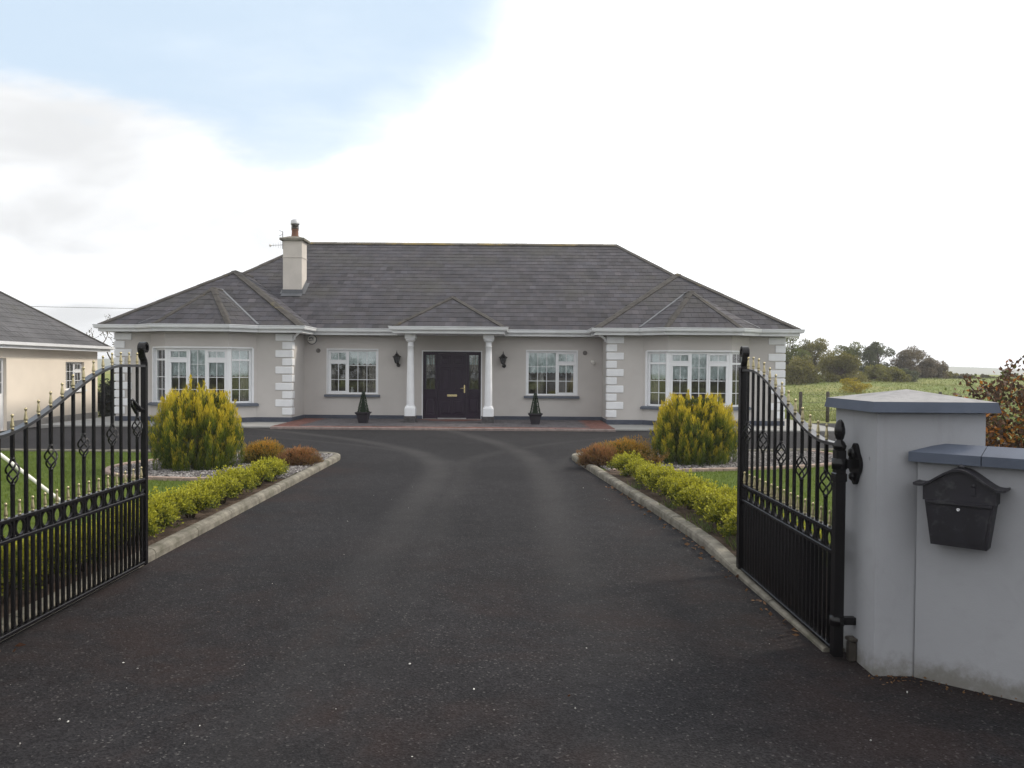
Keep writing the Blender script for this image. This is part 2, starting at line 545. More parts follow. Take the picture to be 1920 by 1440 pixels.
def np_mesh(name, quads, cols, mat, parent=None, kind=None, tri=False):
    """quads (N,k,3), cols (N,3) or (N,k,3)"""
    n, k = quads.shape[0], quads.shape[1]
    me = bpy.data.meshes.new(name)
    me.vertices.add(n * k)
    me.vertices.foreach_set('co', quads.astype(np.float32).ravel())
    me.loops.add(n * k)
    me.loops.foreach_set('vertex_index', np.arange(n * k, dtype=np.int32))
    me.polygons.add(n)
    me.polygons.foreach_set('loop_start', np.arange(0, n * k, k, dtype=np.int32))
    at = me.attributes.new('tint', 'FLOAT_COLOR', 'POINT')
    if cols.ndim == 2:
        cols = np.repeat(cols[:, None, :], k, axis=1)
    rgba = np.ones((n * k, 4), dtype=np.float32)
    rgba[:, :3] = cols.reshape(-1, 3)
    at.data.foreach_set('color', rgba.ravel())
    me.materials.append(mat)
    me.update(calc_edges=True)
    if mat is None:
        return me
    return link(me, name, parent, kind)


def unit(a):
    return a / (np.linalg.norm(a, axis=1, keepdims=True) + 1e-9)


def leaves(P, D, L, Wd, rng, mid=0.45):
    """rhombic leaves: base P, direction D, length L, width Wd -> (N,4,3)"""
    D = unit(D)
    rnd = rng.normal(size=P.shape)
    S = unit(np.cross(D, rnd))
    L = L[:, None]
    Wd = Wd[:, None]
    q = np.stack([P, P + D * L * mid + S * Wd * 0.5, P + D * L, P + D * L * mid - S * Wd * 0.5], axis=1)
    return q


def lerp(a, b, t):
    return np.asarray(a)[None, :] * (1 - t[:, None]) + np.asarray(b)[None, :] * t[:, None]


def S(t):
    t = max(0.0, min(1.0, t))
    return t * t * (3 - 2 * t)


def gz(x, y):
    z = -0.26 * S((-11.6 - x) / 2.4) * S((y - 15) / 5)
    z += 1.12 * S((y - 26) / 36.0)
    if y > 90:
        z += -2.5 * S((y - 90) / 300)
    return z


def grid_mesh(name, xs, ys, zf, mat, pred=None, kind=None, parent=None):
    idx, v, f = {}, [], []

    def vi(i, j):
        if (i, j) not in idx:
            idx[(i, j)] = len(v)
            v.append((xs[i], ys[j], zf(xs[i], ys[j])))
        return idx[(i, j)]
    for i in range(len(xs) - 1):
        for j in range(len(ys) - 1):
            if pred and not pred((xs[i] + xs[i + 1]) / 2, (ys[j] + ys[j + 1]) / 2):
                continue
            f.append((vi(i, j), vi(i + 1, j), vi(i + 1, j + 1), vi(i, j + 1)))
    me = bpy.data.meshes.new(name)
    me.from_pydata(v, [], f)
    me.polygons.foreach_set('use_smooth', [True] * len(f))
    me.materials.append(mat)
    me.update()
    return link(me, name, parent, kind)


def frange(a, b, st):
    n = max(1, int(round((b - a) / st)))
    return [a + (b - a) * i / n for i in range(n + 1)]


# ------------------------------------------------------------------ ground and drive
gx = [-600, -300, -150, -80, -50] + frange(-34, 44, 1.0) + [60, 90, 150, 300, 600]
gy = [-60, -30, -15, -11] + frange(-8, 76, 1.0) + [84, 92, 110, 140, 180, 240, 320, 450, 700, 1000]


def ground_z(x, y):
    z = gz(x, y) - 0.035
    if y > 34 or x > 13:
        z += 0.16 * math.sin(x * 0.33 + y * 0.21) * math.sin(y * 0.27 - x * 0.1) * min(1, max(0, (y - 27) / 8))
    return z


grid_mesh('ground', gx, gy, ground_z, M_FIELD, kind='structure')


def in_tarmac(x, y):
    if y < -5 and -34.5 < x < 34.5:
        return True
    if y < 20.9 and -13.2 < x < 11.6:
        return True
    if 20.9 < y < 32 and -14.4 < x < -11.9:
        return True
    if -14.4 < x < -13.2 and y > 15.5:
        return True
    if 20.9 < y < 24.4 and 8.3 < x < 11.6:
        return True
    return False


tx = frange(-34, -14.6, 3.0) + frange(12, 34, 3.0) + [-14.4, -13.2] + frange(-13.0, 11.6, 0.4)
tx = sorted(set([round(a, 4) for a in tx + [-11.9, 8.3]]))
ty = sorted(set([round(a, 4) for a in [-12.6, -11.0, -9.5] + frange(-8, 20.9, 0.5) + frange(20.9, 32, 0.5) + [15.5, 24.4]]))
grid_mesh('driveway', tx, ty, lambda x, y: gz(x, y), M_TARMAC, in_tarmac, kind='structure')


# distant low hills
def hill_pts():
    mb = MB()
    rng = random.Random(4)
    n = 60
    v, f = [], []
    for i in range(n + 1):
        x = -900 + 1800 * i / n
        h = 9 + 5 * math.sin(i * 0.37) + 3 * math.sin(i * 0.83 + 1) + rng.uniform(-.6, .6)
        v += [(x, 700, -4), (x, 800, h * 0.7), (x, 900, h), (x, 990, -4)]
    for i in range(n):
        for k in range(3):
            a = i * 4 + k
            f.append((a, a + 4, a + 5, a + 1))
    mb.add(v, f, smooth=True)
    return mb


hill_pts().build('hills', M_HILL, kind='structure')

# ---------------------------------------------------------------- planting beds, lawns, kerbs


def flat_poly(name, poly, z, mat, kind='structure'):
    mb = MB()
    mb.add([(x, y, z) for x, y in poly], [tuple(range(len(poly)))])
    return mb.build(name, mat, kind=kind)


RK = [(1.80, 4.55), (1.79, 5.2), (1.775, 6.0), (1.73, 7.6), (1.57, 9.3), (1.36, 11.3), (1.13, 13.5), (1.07, 14.1)]   # inner edge, right kerb


def rk_x(y):
    for (x0, y0), (x1, y1) in zip(RK, RK[1:]):
        if y <= y1:
            t = (y - y0) / (y1 - y0)
            return x0 + (x1 - x0) * t
    return RK[-1][0]


LZ = 0.05
L_LAWN = [(-3.1, 1.0), (-3.1, 14.25), (-12.6, 14.45), (-12.6, 1.0)]
R_LAWN = [(9.6, 16.2), (1.2, 14.55), (1.25, 13.5), (1.5, 11.3), (1.7, 9.3), (1.9, 6.5), (2.6, 4.9), (9.6, 4.9)]
flat_poly('lawn', L_LAWN, LZ, M_LAWN)
flat_poly('lawn', R_LAWN, LZ, M_LAWN)
L_SOIL = [(-3.1, 4.4), (-3.1, 11.3), (-3.72, 11.3), (-3.72, 4.4)]
R_SOIL = [(1.82, 5.0), (2.55, 5.0), (2.5, 6.6), (2.3, 9.3), (2.05, 12.25), (1.4, 12.25), (1.68, 9.3), (1.9, 6.5)]
flat_poly('soil_strip', L_SOIL, LZ + 0.006, M_SOIL)
flat_poly('soil_strip', R_SOIL, LZ + 0.006, M_SOIL)


def smooth_closed(pts, n=6):
    out = []
    m = len(pts)
    for i in range(m):
        p0, p1, p2, p3 = [Vector(pts[(i + k - 1) % m]) for k in range(4)]
        for j in range(n):
            t = j / n
            out.append(0.5 * ((2 * p1) + (-p0 + p2) * t + (2 * p0 - 5 * p1 + 4 * p2 - p3) * t * t + (-p0 + 3 * p1 - 3 * p2 + p3) * t ** 3))
    return [(p.x, p.y) for p in out]


def catmull(pts, n=8):
    out = []
    m = len(pts)
    for i in range(m - 1):
        p0, p1, p2, p3 = [Vector(pts[min(max(i + k - 1, 0), m - 1)]) for k in range(4)]
        for j in range(n):
            t = j / n
            out.append(0.5 * ((2 * p1) + (-p0 + p2) * t + (2 * p0 - 5 * p1 + 4 * p2 - p3) * t * t + (-p0 + 3 * p1 - 3 * p2 + p3) * t ** 3))
    out.append(Vector(pts[-1]))
    return out


LB_EDGE = [(-3.15, 11.05), (-3.8, 10.9), (-4.6, 10.86), (-5.3, 11.05), (-5.85, 11.5), (-6.05, 12.2), (-5.8, 13.0), (-5.2, 13.6), (-4.7, 14.25)]
lb = [(p.x, p.y) for p in catmull(LB_EDGE, 5)]
L_BED = lb + [(-3.1, 14.25)]
L_BED = list(reversed(L_BED))
flat_poly('gravel_bed', L_BED, LZ + 0.012, M_GBASE)
RB_EDGE = [(1.5, 12.1), (2.4, 12.15), (3.4, 12.35), (4.6, 12.75), (5.6, 13.4), (6.0, 14.2), (5.7, 15.3)]
rb = [(p.x, p.y) for p in catmull(RB_EDGE, 5)]
R_BED = rb + [(1.2, 14.4), (1.3, 13.4)]
flat_poly('gravel_bed', R_BED, LZ + 0.012, M_GBASE)


def in_poly(x, y, poly):
    c = False
    n = len(poly)
    for i in range(n):
        x0, y0 = poly[i]
        x1, y1 = poly[i - 1]
        if (y0 > y) != (y1 > y) and x < (x1 - x0) * (y - y0) / (y1 - y0) + x0:
            c = not c
    return c


# kerbs: rounded stones laid one after another
KP = [(0, 0.0), (0, 0.052), (0.010, 0.076), (0.032, 0.088), (0.085, 0.09), (0.115, 0.084), (0.125, 0.065), (0.125, 0.0)]


def kerb(path, side, name='kerb', seg=0.92, width=0.15):
    """path = inner edge polyline, side=+1: kerb body lies to the left of travel"""
    root = bpy.data.objects.new(name, None)
    COL.objects.link(root)
    root['kind'] = 'structure'
    pts = [Vector((p[0], p[1])) for p in path]
    cum = [0]
    for a, c in zip(pts, pts[1:]):
        cum.append(cum[-1] + (c - a).length)

    def at(sv):
        sv = max(0, min(cum[-1], sv))
        for i in range(len(pts) - 1):
            if sv <= cum[i + 1] + 1e-9:
                t = (sv - cum[i]) / max(1e-9, cum[i + 1] - cum[i])
                dd = (pts[i + 1] - pts[i]).normalized()
                return pts[i].lerp(pts[i + 1], t), dd
        return pts[-1], (pts[-1] - pts[-2]).normalized()
    n = max(1, int(round(cum[-1] / seg)))
    rng = random.Random(int(abs(path[0][0] * 100)))
    for k in range(n):
        s0, s1 = cum[-1] * k / n + 0.004, cum[-1] * (k + 1) / n - 0.004
        steps = 7
        v, f = [], []
        dz = rng.uniform(-0.005, 0.005)
        for i in range(steps + 1):
            p, _ = at(s0 + (s1 - s0) * i / steps)
            pa, _ = at(s0 + (s1 - s0) * i / steps - 0.12)
            pb, _ = at(s0 + (s1 - s0) * i / steps + 0.12)
            dd = (pb - pa).normalized()
            nx = Vector((-dd.y, dd.x)) * side
            for o, z in KP:
                q = p + nx * o
                drop = 0.36 + 0.64 * S((q.y - 5.9) / 1.3) if side < 0 else 1.0
                v.append((q.x, q.y, z * drop + (dz if z > 0 else -0.02)))
        m = len(KP)
        for i in range(steps):
            for j in range(m - 1):
                a = i * m + j
                f.append((a, a + 1, a + m + 1, a + m))
        f.append(tuple(range(m)))
        f.append(tuple(range(steps * m, steps * m + m)))
        mb = MB()
        mb.add(v, f)
        mb.build('kerb_stone', M_CONC, root)
    return root


left_path = [(-2.97, 1.2), (-2.97, 13.7), (-3.0, 14.0), (-3.1, 14.22), (-3.3, 14.34), (-3.6, 14.38), (-6, 14.42), (-12.7, 14.55)]
kerb(left_path, +1)
right_path = RK[:-1] + [(1.07, 14.1), (1.09, 14.4), (1.2, 14.6), (1.45, 14.72), (2.2, 14.9), (5.5, 15.55), (9.6, 16.35)]
kerb(right_path, -1)


# brick edging of the gravel beds
def edging(path, z):
    pts = catmull(path, 10)
    root = bpy.data.objects.new('bed_edging', None)
    COL.objects.link(root)
    root['kind'] = 'structure'
    acc, last = 0.0, Vector((pts[0].x, pts[0].y))
    brick = None
    cur = last.copy()
    for p in pts[1:]:
        p2 = Vector((p.x, p.y))
        while (p2 - cur).length > 0.222:
            dd = (p2 - cur).normalized()
            c = cur + dd * 0.11
            if brick is None:
                mb = MB()
                mb.bbox(-0.108, 0.108, -0.04, 0.04, -0.05, 0.035, 0.006)
                brick = mb.build('edging_brick', M_EDGE, root)
                o = brick
            else:
                o = brick.copy()
                COL.objects.link(o)
                o.parent = root
            o.location = (c.x, c.y, z + random.uniform(-0.004, 0.004))
            o.rotation_euler = (random.uniform(-.04, .04), 0, math.atan2(dd.y, dd.x) + random.uniform(-.03, .03))
            cur = cur + dd * 0.222


edging(LB_EDGE[1:], LZ + 0.012)
edging(RB_EDGE, LZ + 0.012)

# loose gravel
ICO_V = []
t_ = (1 + 5 ** .5) / 2
for a_, b_ in ((-1, t_), (1, t_), (-1, -t_), (1, -t_)):
    ICO_V.append((a_, b_, 0))
for a_, b_ in ((-1, t_), (1, t_), (-1, -t_), (1, -t_)):
    ICO_V.append((0, a_, b_))
for a_, b_ in ((-1, t_), (1, t_), (-1, -t_), (1, -t_)):
    ICO_V.append((b_, 0, a_))
ICO_V = np.array(ICO_V) / math.sqrt(1 + t_ * t_)
ICO_F = [(0, 11, 5), (0, 5, 1), (0, 1, 7), (0, 7, 10), (0, 10, 11), (1, 5, 9), (5, 11, 4), (11, 10, 2), (10, 7, 6), (7, 1, 8),
         (3, 9, 4), (3, 4, 2), (3, 2, 6), (3, 6, 8), (3, 8, 9), (4, 9, 5), (2, 4, 11), (6, 2, 10), (8, 6, 7), (9, 8, 1)]
ICO_F = np.array(ICO_F)


def stones(name, P, r, cols, rng):
    n = len(P)
    sc = r[:, None] * (0.6 + 0.7 * rng.random((n, 3)))
    sc[:, 2] *= 0.7
    V = ICO_V[None] * sc[:, None, :] * (0.8 + 0.4 * rng.random((n, 12, 1)))
    an = rng.random(n) * 6.28
    c, s_ = np.cos(an), np.sin(an)
    X = V[:, :, 0] * c[:, None] - V[:, :, 1] * s_[:, None]
    Y = V[:, :, 0] * s_[:, None] + V[:, :, 1] * c[:, None]
    V = np.stack([X, Y, V[:, :, 2]], axis=2) + P[:, None, :]
    T = V[:, ICO_F, :].reshape(-1, 3, 3)
    return np_mesh(name, T, np.repeat(cols, 20, axis=0), M_STONE, kind='stuff')


rng = np.random.default_rng(3)


def scatter_in(poly, n, rng):
    xs = [p[0] for p in poly]
    ys = [p[1] for p in poly]
    out = []
    while len(out) < n:
        x = rng.uniform(min(xs), max(xs))
        y = rng.uniform(min(ys), max(ys))
        if in_poly(x, y, poly):
            out.append((x, y))
    return np.array(out)


for poly, n in ((L_BED, 7000), (R_BED, 7000)):
    xy = scatter_in(poly, n, rng)
    P = np.column_stack([xy, np.full(n, LZ + 0.02)])
    t = rng.random(n)
    cols = lerp((0.11, 0.10, 0.10), (0.36, 0.34, 0.325), t ** 1.8)
    stones('bed_gravel', P, 0.008 + 0.014 * rng.random(n), cols, rng)

# ------------------------------------------------------------------ bungalow
HO = Vector((-1.77, 24.0, 0.0))
house = thing('bungalow', 'wide grey-beige bungalow with hipped slate roof, two bay wings and a dark front door', 'house', HO)
YM, YW, YB = 24.0, 22.65, 22.15
XL0, XL1, XR0, XR1 = -11.26, -6.26, 2.71, 7.73
CL, CR = -8.76, 5.22
ZT, ZP, TZ = 2.56, 0.17, 0.07     # wall top, plinth top, terrace level
WT = 0.28
DOORX = -1.81


def wall(mb, p0, p1, z0, z1, holes=(), th=WT):
    """solid wall from p0 to p1 (outer face line; inside is to the LEFT of travel), rect holes (u0,u1,v0,v1)"""
    p0, p1 = Vector(p0), Vector(p1)
    L = (p1 - p0).length
    u = (p1 - p0) / L
    n = Vector((-u.y, u.x))
    us = sorted(set([0, L] + [h[0] for h in holes] + [h[1] for h in holes]))
    vs = sorted(set([z0, z1] + [h[2] for h in holes] + [h[3] for h in holes]))

    def P(a, b, dep):
        q = p0 + u * a + n * dep
        return (q.x, q.y, b)

    def inh(a, b):
        return any(h[0] < a < h[1] and h[2] < b < h[3] for h in holes)
    for i in range(len(us) - 1):
        for j in range(len(vs) - 1):
            if inh((us[i] + us[i + 1]) / 2, (vs[j] + vs[j + 1]) / 2):
                continue
            a, b, c, e = us[i], us[i + 1], vs[j], vs[j + 1]
            mb.add([P(a, c, 0), P(b, c, 0), P(b, e, 0), P(a, e, 0)], [(0, 1, 2, 3)])
            mb.add([P(a, c, th), P(b, c, th), P(b, e, th), P(a, e, th)], [(3, 2, 1, 0)])
    for a, b, c, e in holes:
        for q in (((a, c), (a, e)), ((b, e), (b, c)), ((a, e), (b, e)), ((b, c), (a, c))):
            (a1, c1), (a2, c2) = q
            mb.add([P(a1, c1, 0), P(a2, c2, 0), P(a2, c2, th), P(a1, c1, th)], [(0, 1, 2, 3)])
    for e in (z1,):
        mb.add([P(0, e, 0), P(L, e, 0), P(L, e, th), P(0, e, th)], [(0, 1, 2, 3)])


WIN_L = (-5.55, -4.06, 0.80, 2.13)
WIN_R = (0.45, 1.94, 0.80, 2.13)
DOOR = (DOORX - 0.875, DOORX + 0.875, TZ, 2.10)
BZ0, BZ1 = 0.57, 2.12
wm = MB(HO)
# main front
x0 = XL1
wall(wm, (XL1, YM), (XR0, YM), 0, ZT, [(WIN_L[0] - x0, WIN_L[1] - x0, WIN_L[2], WIN_L[3]),
                                        (DOOR[0] - x0, DOOR[1] - x0, DOOR[2], DOOR[3]),
                                        (WIN_R[0] - x0, WIN_R[1] - x0, WIN_R[2], WIN_R[3])])
wall(wm, (XL1, YW), (XL1, YM), 0, ZT)
wall(wm, (XR0, YM), (XR0, YW), 0, ZT)
wall(wm, (XL0, 34.0), (XL0, YW), 0, ZT)
wall(wm, (XR1, YW), (XR1, 34.0), 0, ZT)
wall(wm, (XR1, 34.0), (XL0, 34.0), 0, ZT)
BW, FW = 1.50, 0.88        # bay half widths at wall and at front


def bay_pts(c):
    return [(c - BW, YW), (c - FW, YB), (c + FW, YB), (c + BW, YW)]


JB = 0.13                  # jamb width at the outer end of the splays
for c, xa, xb in ((CL, XL0, XL1), (CR, XR0, XR1)):
    a, b, e, f = bay_pts(c)
    wall(wm, (xa, YW), a, 0, ZT)
    wall(wm, f, (xb, YW), 0, ZT)
    for p, q in ((a, b), (b, e), (e, f)):
        wall(wm, p, q, 0, BZ0)
        wall(wm, p, q, BZ1, ZT)
    sl_ = math.hypot(BW - FW, YW - YB)
    ux, uy = (BW - FW) / sl_, (YB - YW) / sl_
    wall(wm, a, (a[0] + ux * JB, a[1] + uy * JB), BZ0, BZ1)
    wall(wm, (f[0] - ux * JB, f[1] + uy * JB), f, BZ0, BZ1)
house_wall = wm.build('wall', M_RENDER, house)

# floor and dark inner partitions so that the rooms read as rooms
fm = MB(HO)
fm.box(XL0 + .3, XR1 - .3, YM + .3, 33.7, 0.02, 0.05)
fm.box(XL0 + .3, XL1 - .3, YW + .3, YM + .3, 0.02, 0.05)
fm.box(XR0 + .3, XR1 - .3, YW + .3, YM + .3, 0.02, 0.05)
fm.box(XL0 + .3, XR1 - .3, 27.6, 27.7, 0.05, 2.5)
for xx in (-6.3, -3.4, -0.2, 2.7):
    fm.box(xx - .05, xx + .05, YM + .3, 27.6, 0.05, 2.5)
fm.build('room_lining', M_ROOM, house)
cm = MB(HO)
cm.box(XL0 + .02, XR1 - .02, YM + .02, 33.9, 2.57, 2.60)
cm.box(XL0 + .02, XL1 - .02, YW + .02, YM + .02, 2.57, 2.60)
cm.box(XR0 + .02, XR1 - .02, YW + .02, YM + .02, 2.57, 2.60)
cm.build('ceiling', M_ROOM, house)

# plinth (20 mm proud of the wall)
PO = 0.022


def ring_offset(path, off):
    """offset an open polyline to the right of travel with mitres"""
    pts = [Vector(p) for p in path]
    out = []
    for i, p in enumerate(pts):
        d1 = (pts[i] - pts[i - 1]).normalized() if i else (pts[1] - pts[0]).normalized()
        d2 = (pts[i + 1] - pts[i]).normalized() if i < len(pts) - 1 else d1
        n1, n2 = Vector((d1.y, -d1.x)), Vector((d2.y, -d2.x))
        m = (n1 + n2)
        m = m / max(1e-6, m.dot(n1))
        out.append(p + m * off)
    return out


def sweep(mb, path, prof, closed_prof=True):
    """profile points (outward offset, z) swept along path (outside is to the right of travel)"""
    rows = [ring_offset(path, o) for o, z in prof]
    m = len(prof)
    v, f = [], []
    for i in range(len(path)):
        for j, (o, z) in enumerate(prof):
            v.append((rows[j][i].x, rows[j][i].y, z))
    for i in range(len(path) - 1):
        for j in range(m if closed_prof else m - 1):
            j2 = (j + 1) % m
            f.append((i * m + j, i * m + j2, (i + 1) * m + j2, (i + 1) * m + j))
    if closed_prof:
        f.append(tuple(range(m)))
        f.append(tuple(reversed(range((len(path) - 1) * m, len(path) * m))))
    mb.add(v, f)


def outline(left=True):
    l = [(XL0, 34.0), (XL0, YW)] + bay_pts(CL) + [(XL1, YW), (XL1, YM)]
    r = [(XR0, YM), (XR0, YW)] + bay_pts(CR) + [(XR1, YW), (XR1, 34.0)]
    return l, r


ol, orr = outline()
for path in (ol + [(DOOR[0] - 0.015, YM)], [(DOOR[1] + 0.015, YM)] + orr):
    mb = MB(HO)
    sweep(mb, path, [(-0.01, -0.3), (PO, -0.3), (PO, ZP - 0.012), (PO - 0.012, ZP), (-0.01, ZP)])
    mb.build('plinth', M_PLINTH, house)

# quoins
QP = 0.2335


def quoins(xc, sgn):
    """corner at (xc, YW); blocks run along the front face towards sgn and wrap the side"""
    k = 0
    for i in range(10):
        zt_ = 2.543 - i * QP
        ln = 0.455 if i % 2 == 0 else 0.262
        mb = MB(HO)
        xo = xc - sgn * 0.025
        xi = xc + sgn * ln
        mb.bbox(min(xo, xi), max(xo, xi), YW - 0.028, YW + (0.262 if i % 2 == 0 else 0.455) * 0.5, zt_ - 0.203, zt_, 0.012)
        mb.build('quoin_block', M_WHITE, house)


quoins(XL0, 1)
quoins(XL1, -1)
quoins(XR0, 1)
quoins(XR1, -1)

# ---- roof geometry
EZ, PT = 2.75, 0.65
EL0, EL1, ER0, ER1 = XL0 - 0.29, XL1 + 0.4, XR0 - 0.4, XR1 + 0.29
EYM, EYW, EYB = YM - 0.4, YW - 0.4, YB - 0.4
RY, RZ = 28.8, 6.08
HM = -1.77
RXA, RXB = HM - 5.48, HM + 5.48
V3 = Vector
roof_faces = []   # (name, polygon, tiled?)
main_front = [V3((EL0, EYM, EZ)), V3((ER1, EYM, EZ)), V3((RXB, RY, RZ)), V3((RXA, RY, RZ))]
main_left = [V3((EL0, 34.0, EZ)), V3((EL0, EYM, EZ)), V3((RXA, RY, RZ))]
main_right = [V3((ER1, EYM, EZ)), V3((ER1, 34.0, EZ)), V3((RXB, RY, RZ))]
main_back = [V3((ER1, 34.0, EZ)), V3((EL0, 34.0, EZ)), V3((RXA, RY, RZ)), V3((RXB, RY, RZ))]


def wing_faces(c, el, er, inner_right):
    hw = (er - el) / 2
    c = (el + er) / 2
    az = EZ + PT * hw
    A = V3((c, EYW + hw, az))
    B = V3((c, 26.9, az))
    fr = [V3((el, EYW, EZ)), V3((er, EYW, EZ)), A]
    lf = [V3((el, 23.9, EZ)), V3((el, EYW, EZ)), A, B]
    rt = [V3((er, EYW, EZ)), V3((er, 23.9, EZ)), B, A]
    return fr, lf, rt, A, B


wl = wing_faces(CL, EL0, EL1, True)
wr = wing_faces(CR, ER0, ER1, False)


def bay_faces(c):
    A = V3((c, 23.38, 3.90))
    Rr = V3((c, EYW + 1.15 / PT + 0.15, 3.90))
    fm_, fp = V3((c - 1.05, EYB, EZ)), V3((c + 1.05, EYB, EZ))
    bm_, bp = V3((c - 1.67, EYW, EZ)), V3((c + 1.67, EYW, EZ))
    return [[fm_, fp, A], [fp, bp, A], [bp, Rr, A], [bm_, fm_, A], [Rr, bm_, A]], A, Rr, fm_, fp, bm_, bp


bl = bay_faces(CL)
br = bay_faces(CR)
PX0, PX1, PY0 = HM - 1.55, HM + 1.55, 22.1
PA = V3((HM, PY0 + 1.5, EZ + 0.96))
PB = V3((HM, 25.3, EZ + 0.96))
p_front = [V3((PX0, PY0, EZ)), V3((PX1, PY0, EZ)), PA]
p_left = [V3((PX0, 23.75, EZ)), V3((PX0, PY0, EZ)), PA, PB]
p_right = [V3((PX1, PY0, EZ)), V3((PX1, 23.75, EZ)), PB, PA]

bodies = {
    'main': [main_front, main_left, main_right, main_back],
    'wl': list(wl[:3]), 'wr': list(wr[:3]), 'bl': bl[0], 'br': br[0], 'porch': [p_front, p_left, p_right]}


def plane_of(poly):
    n = (poly[1] - poly[0]).cross(poly[2] - poly[0]).normalized()
    if n.z < 0:
        n = -n
    return n, n.dot(poly[0])


planes = {k: [plane_of(p) for p in v] for k, v in bodies.items()}


def inside_body(k, x, y):
    bx = {'wl': (EL0, EL1, EYW, 26.9), 'wr': (ER0, ER1, EYW, 26.9), 'bl': (CL - 1.67, CL + 1.67, EYB, 24.2),
          'br': (CR - 1.67, CR + 1.67, EYB, 24.2), 'porch': (PX0, PX1, PY0, 25.3), 'main': (EL0, ER1, EYM, 34)}[k]
    return bx[0] <= x <= bx[1] and bx[2] <= y <= bx[3]


def body_z(k, x, y):
    if not inside_body(k, x, y):
        return -9
    return min((dd - n.x * x - n.y * y) / n.z for n, dd in planes[k])


def covered(k, p):
    for kk in bodies:
        if kk != k and body_z(kk, p.x, p.y) > p.z + 0.06:
            return True
    return False


# decks
roof_mb = MB(HO)
for k, fs in bodies.items():
    for p in fs:
        roof_mb.add(p, [tuple(range(len(p)))])
roof = roof_mb.build('roof', M_DECK, house)


def clip(poly, a, b, c):
    """keep a*u+b*v<=c"""
    out = []
    for i in range(len(poly)):
        p, q = poly[i - 1], poly[i]
        dp, dq = a * p[0] + b * p[1] - c, a * q[0] + b * q[1] - c
        if (dp <= 0) != (dq <= 0):
            t = dp / (dp - dq)
            out.append((p[0] + (q[0] - p[0]) * t, p[1] + (q[1] - p[1]) * t))
        if dq <= 0:
            out.append(q)
    return out


ROWH, TW = 0.262, 0.205
trng = random.Random(11)
tiles = []     # (visible size, verts, faces, colour)
CAMP = V3((0, 0, CAM_H))


def tile_face(key, poly, eave=(0, 1)):
    o = poly[eave[0]]
    u = (poly[eave[1]] - o).normalized()
    n = (poly[1] - poly[0]).cross(poly[2] - poly[0]).normalized()
    if n.z < 0:
        n = -n
    v = n.cross(u)
    if v.z < 0:
        v = -v
    uv = [((p - o).dot(u), (p - o).dot(v)) for p in poly]
    # orientation CCW
    ar = sum(uv[i - 1][0] * uv[i][1] - uv[i][0] * uv[i - 1][1] for i in range(len(uv)))
    if ar < 0:
        uv = list(reversed(uv))
    umin, umax = min(p[0] for p in uv), max(p[0] for p in uv)
    vmax = max(p[1] for p in uv)
    rows = int(vmax / ROWH) + 1
    for r in range(rows):
        v0, v1 = r * ROWH, (r + 1) * ROWH
        off = (r % 2) * TW * 0.5 + trng.uniform(-.01, .01)
        k0 = int(math.floor((umin - off) / TW))
        k1 = int(math.ceil((umax - off) / TW))
        for k in range(k0, k1):
            a, b = off + k * TW + 0.003, off + (k + 1) * TW - 0.003
            pg = [(a, v0 - (0.03 if r == 0 else 0.0)), (b, v0 - (0.03 if r == 0 else 0.0)), (b, v1), (a, v1)]
            for i in range(len(uv)):
                p, q = uv[i - 1], uv[i]
                ex, ey = q[0] - p[0], q[1] - p[1]
                if abs(ey) < 1e-6 and abs(p[1]) < 1e-6:
                    continue
                # left side is inside:  ey*u - ex*v <= ey*p0 - ex*p1
                pg = clip(pg, ey, -ex, ey * p[0] - ex * p[1])
                if len(pg) < 3:
                    break
            if len(pg) < 3:
                continue
            area = abs(sum(pg[i - 1][0] * pg[i][1] - pg[i][0] * pg[i - 1][1] for i in range(len(pg)))) / 2
            if area < 0.004:
                continue
            cu, cv = sum(p[0] for p in pg) / len(pg), sum(p[1] for p in pg) / len(pg)
            C = o + u * cu + v * cv
            if covered(key, C):
                continue
            lift = trng.uniform(0, 0.003)
            tilt = trng.uniform(-.003, .003)
            top, bot = [], []
            for (pu, pv) in pg:
                h = 0.0135 - 0.0085 * max(0, (pv - v0)) / ROWH + lift + tilt * (pu - cu) / TW
                q = o + u * pu + v * pv
                top.append(q + n * h)
                bot.append(q + n * 0.002)
            m = len(pg)
            vs_ = top + bot
            fs_ = [tuple(range(m))] + [((i + 1) % m, i, i + m, (i + 1) % m + m) for i in range(m)]
            bse = trng.gauss(1.0, 0.11)
            if trng.random() < 0.06:
                bse *= 1.22
            wv = trng.random()
            col = (0.050 * bse * (1 + .06 * wv), 0.0485 * bse, 0.0545 * bse * (1 + .06 * (1 - wv)))
            dist = (C - CAMP)
            vis = area * max(0, n.dot(-dist.normalized())) / dist.length_squared
            tiles.append((vis, vs_, fs_, col))


for key, fs in bodies.items():
    for p in fs:
        if p is main_back:
            continue
        if p in (main_left, main_right) or key in ('wl', 'wr', 'porch'):
            # eave edge = first two points for all of these
            tile_face(key, p, (0, 1))
        elif key in ('bl', 'br'):
            zs = [q.z for q in p]
            lows = [i for i in range(len(p)) if zs[i] < EZ + 0.01]
            if len(lows) >= 2:
                tile_face(key, p, (lows[0], lows[1]))
            else:
                # eave lies along the direction of the horizontal line in the plane
                n = (p[1] - p[0]).cross(p[2] - p[0]).normalized()
                h = n.cross(V3((0, 0, 1))).normalized()
                lo = p[lows[0]]
                hi = [q for i, q in enumerate(p) if i != lows[0]]
                # temporary polygon starting with a short horizontal edge at the low corner
                q2 = [lo, lo + h * 1e-4] + (hi if (hi[0] - lo).cross(hi[1] - lo).dot(n) > 0 else hi[::-1])
                tile_face(key, q2, (0, 1))
        else:
            tile_face(key, p, (0, 1))
tiles.sort(key=lambda t: -t[0])
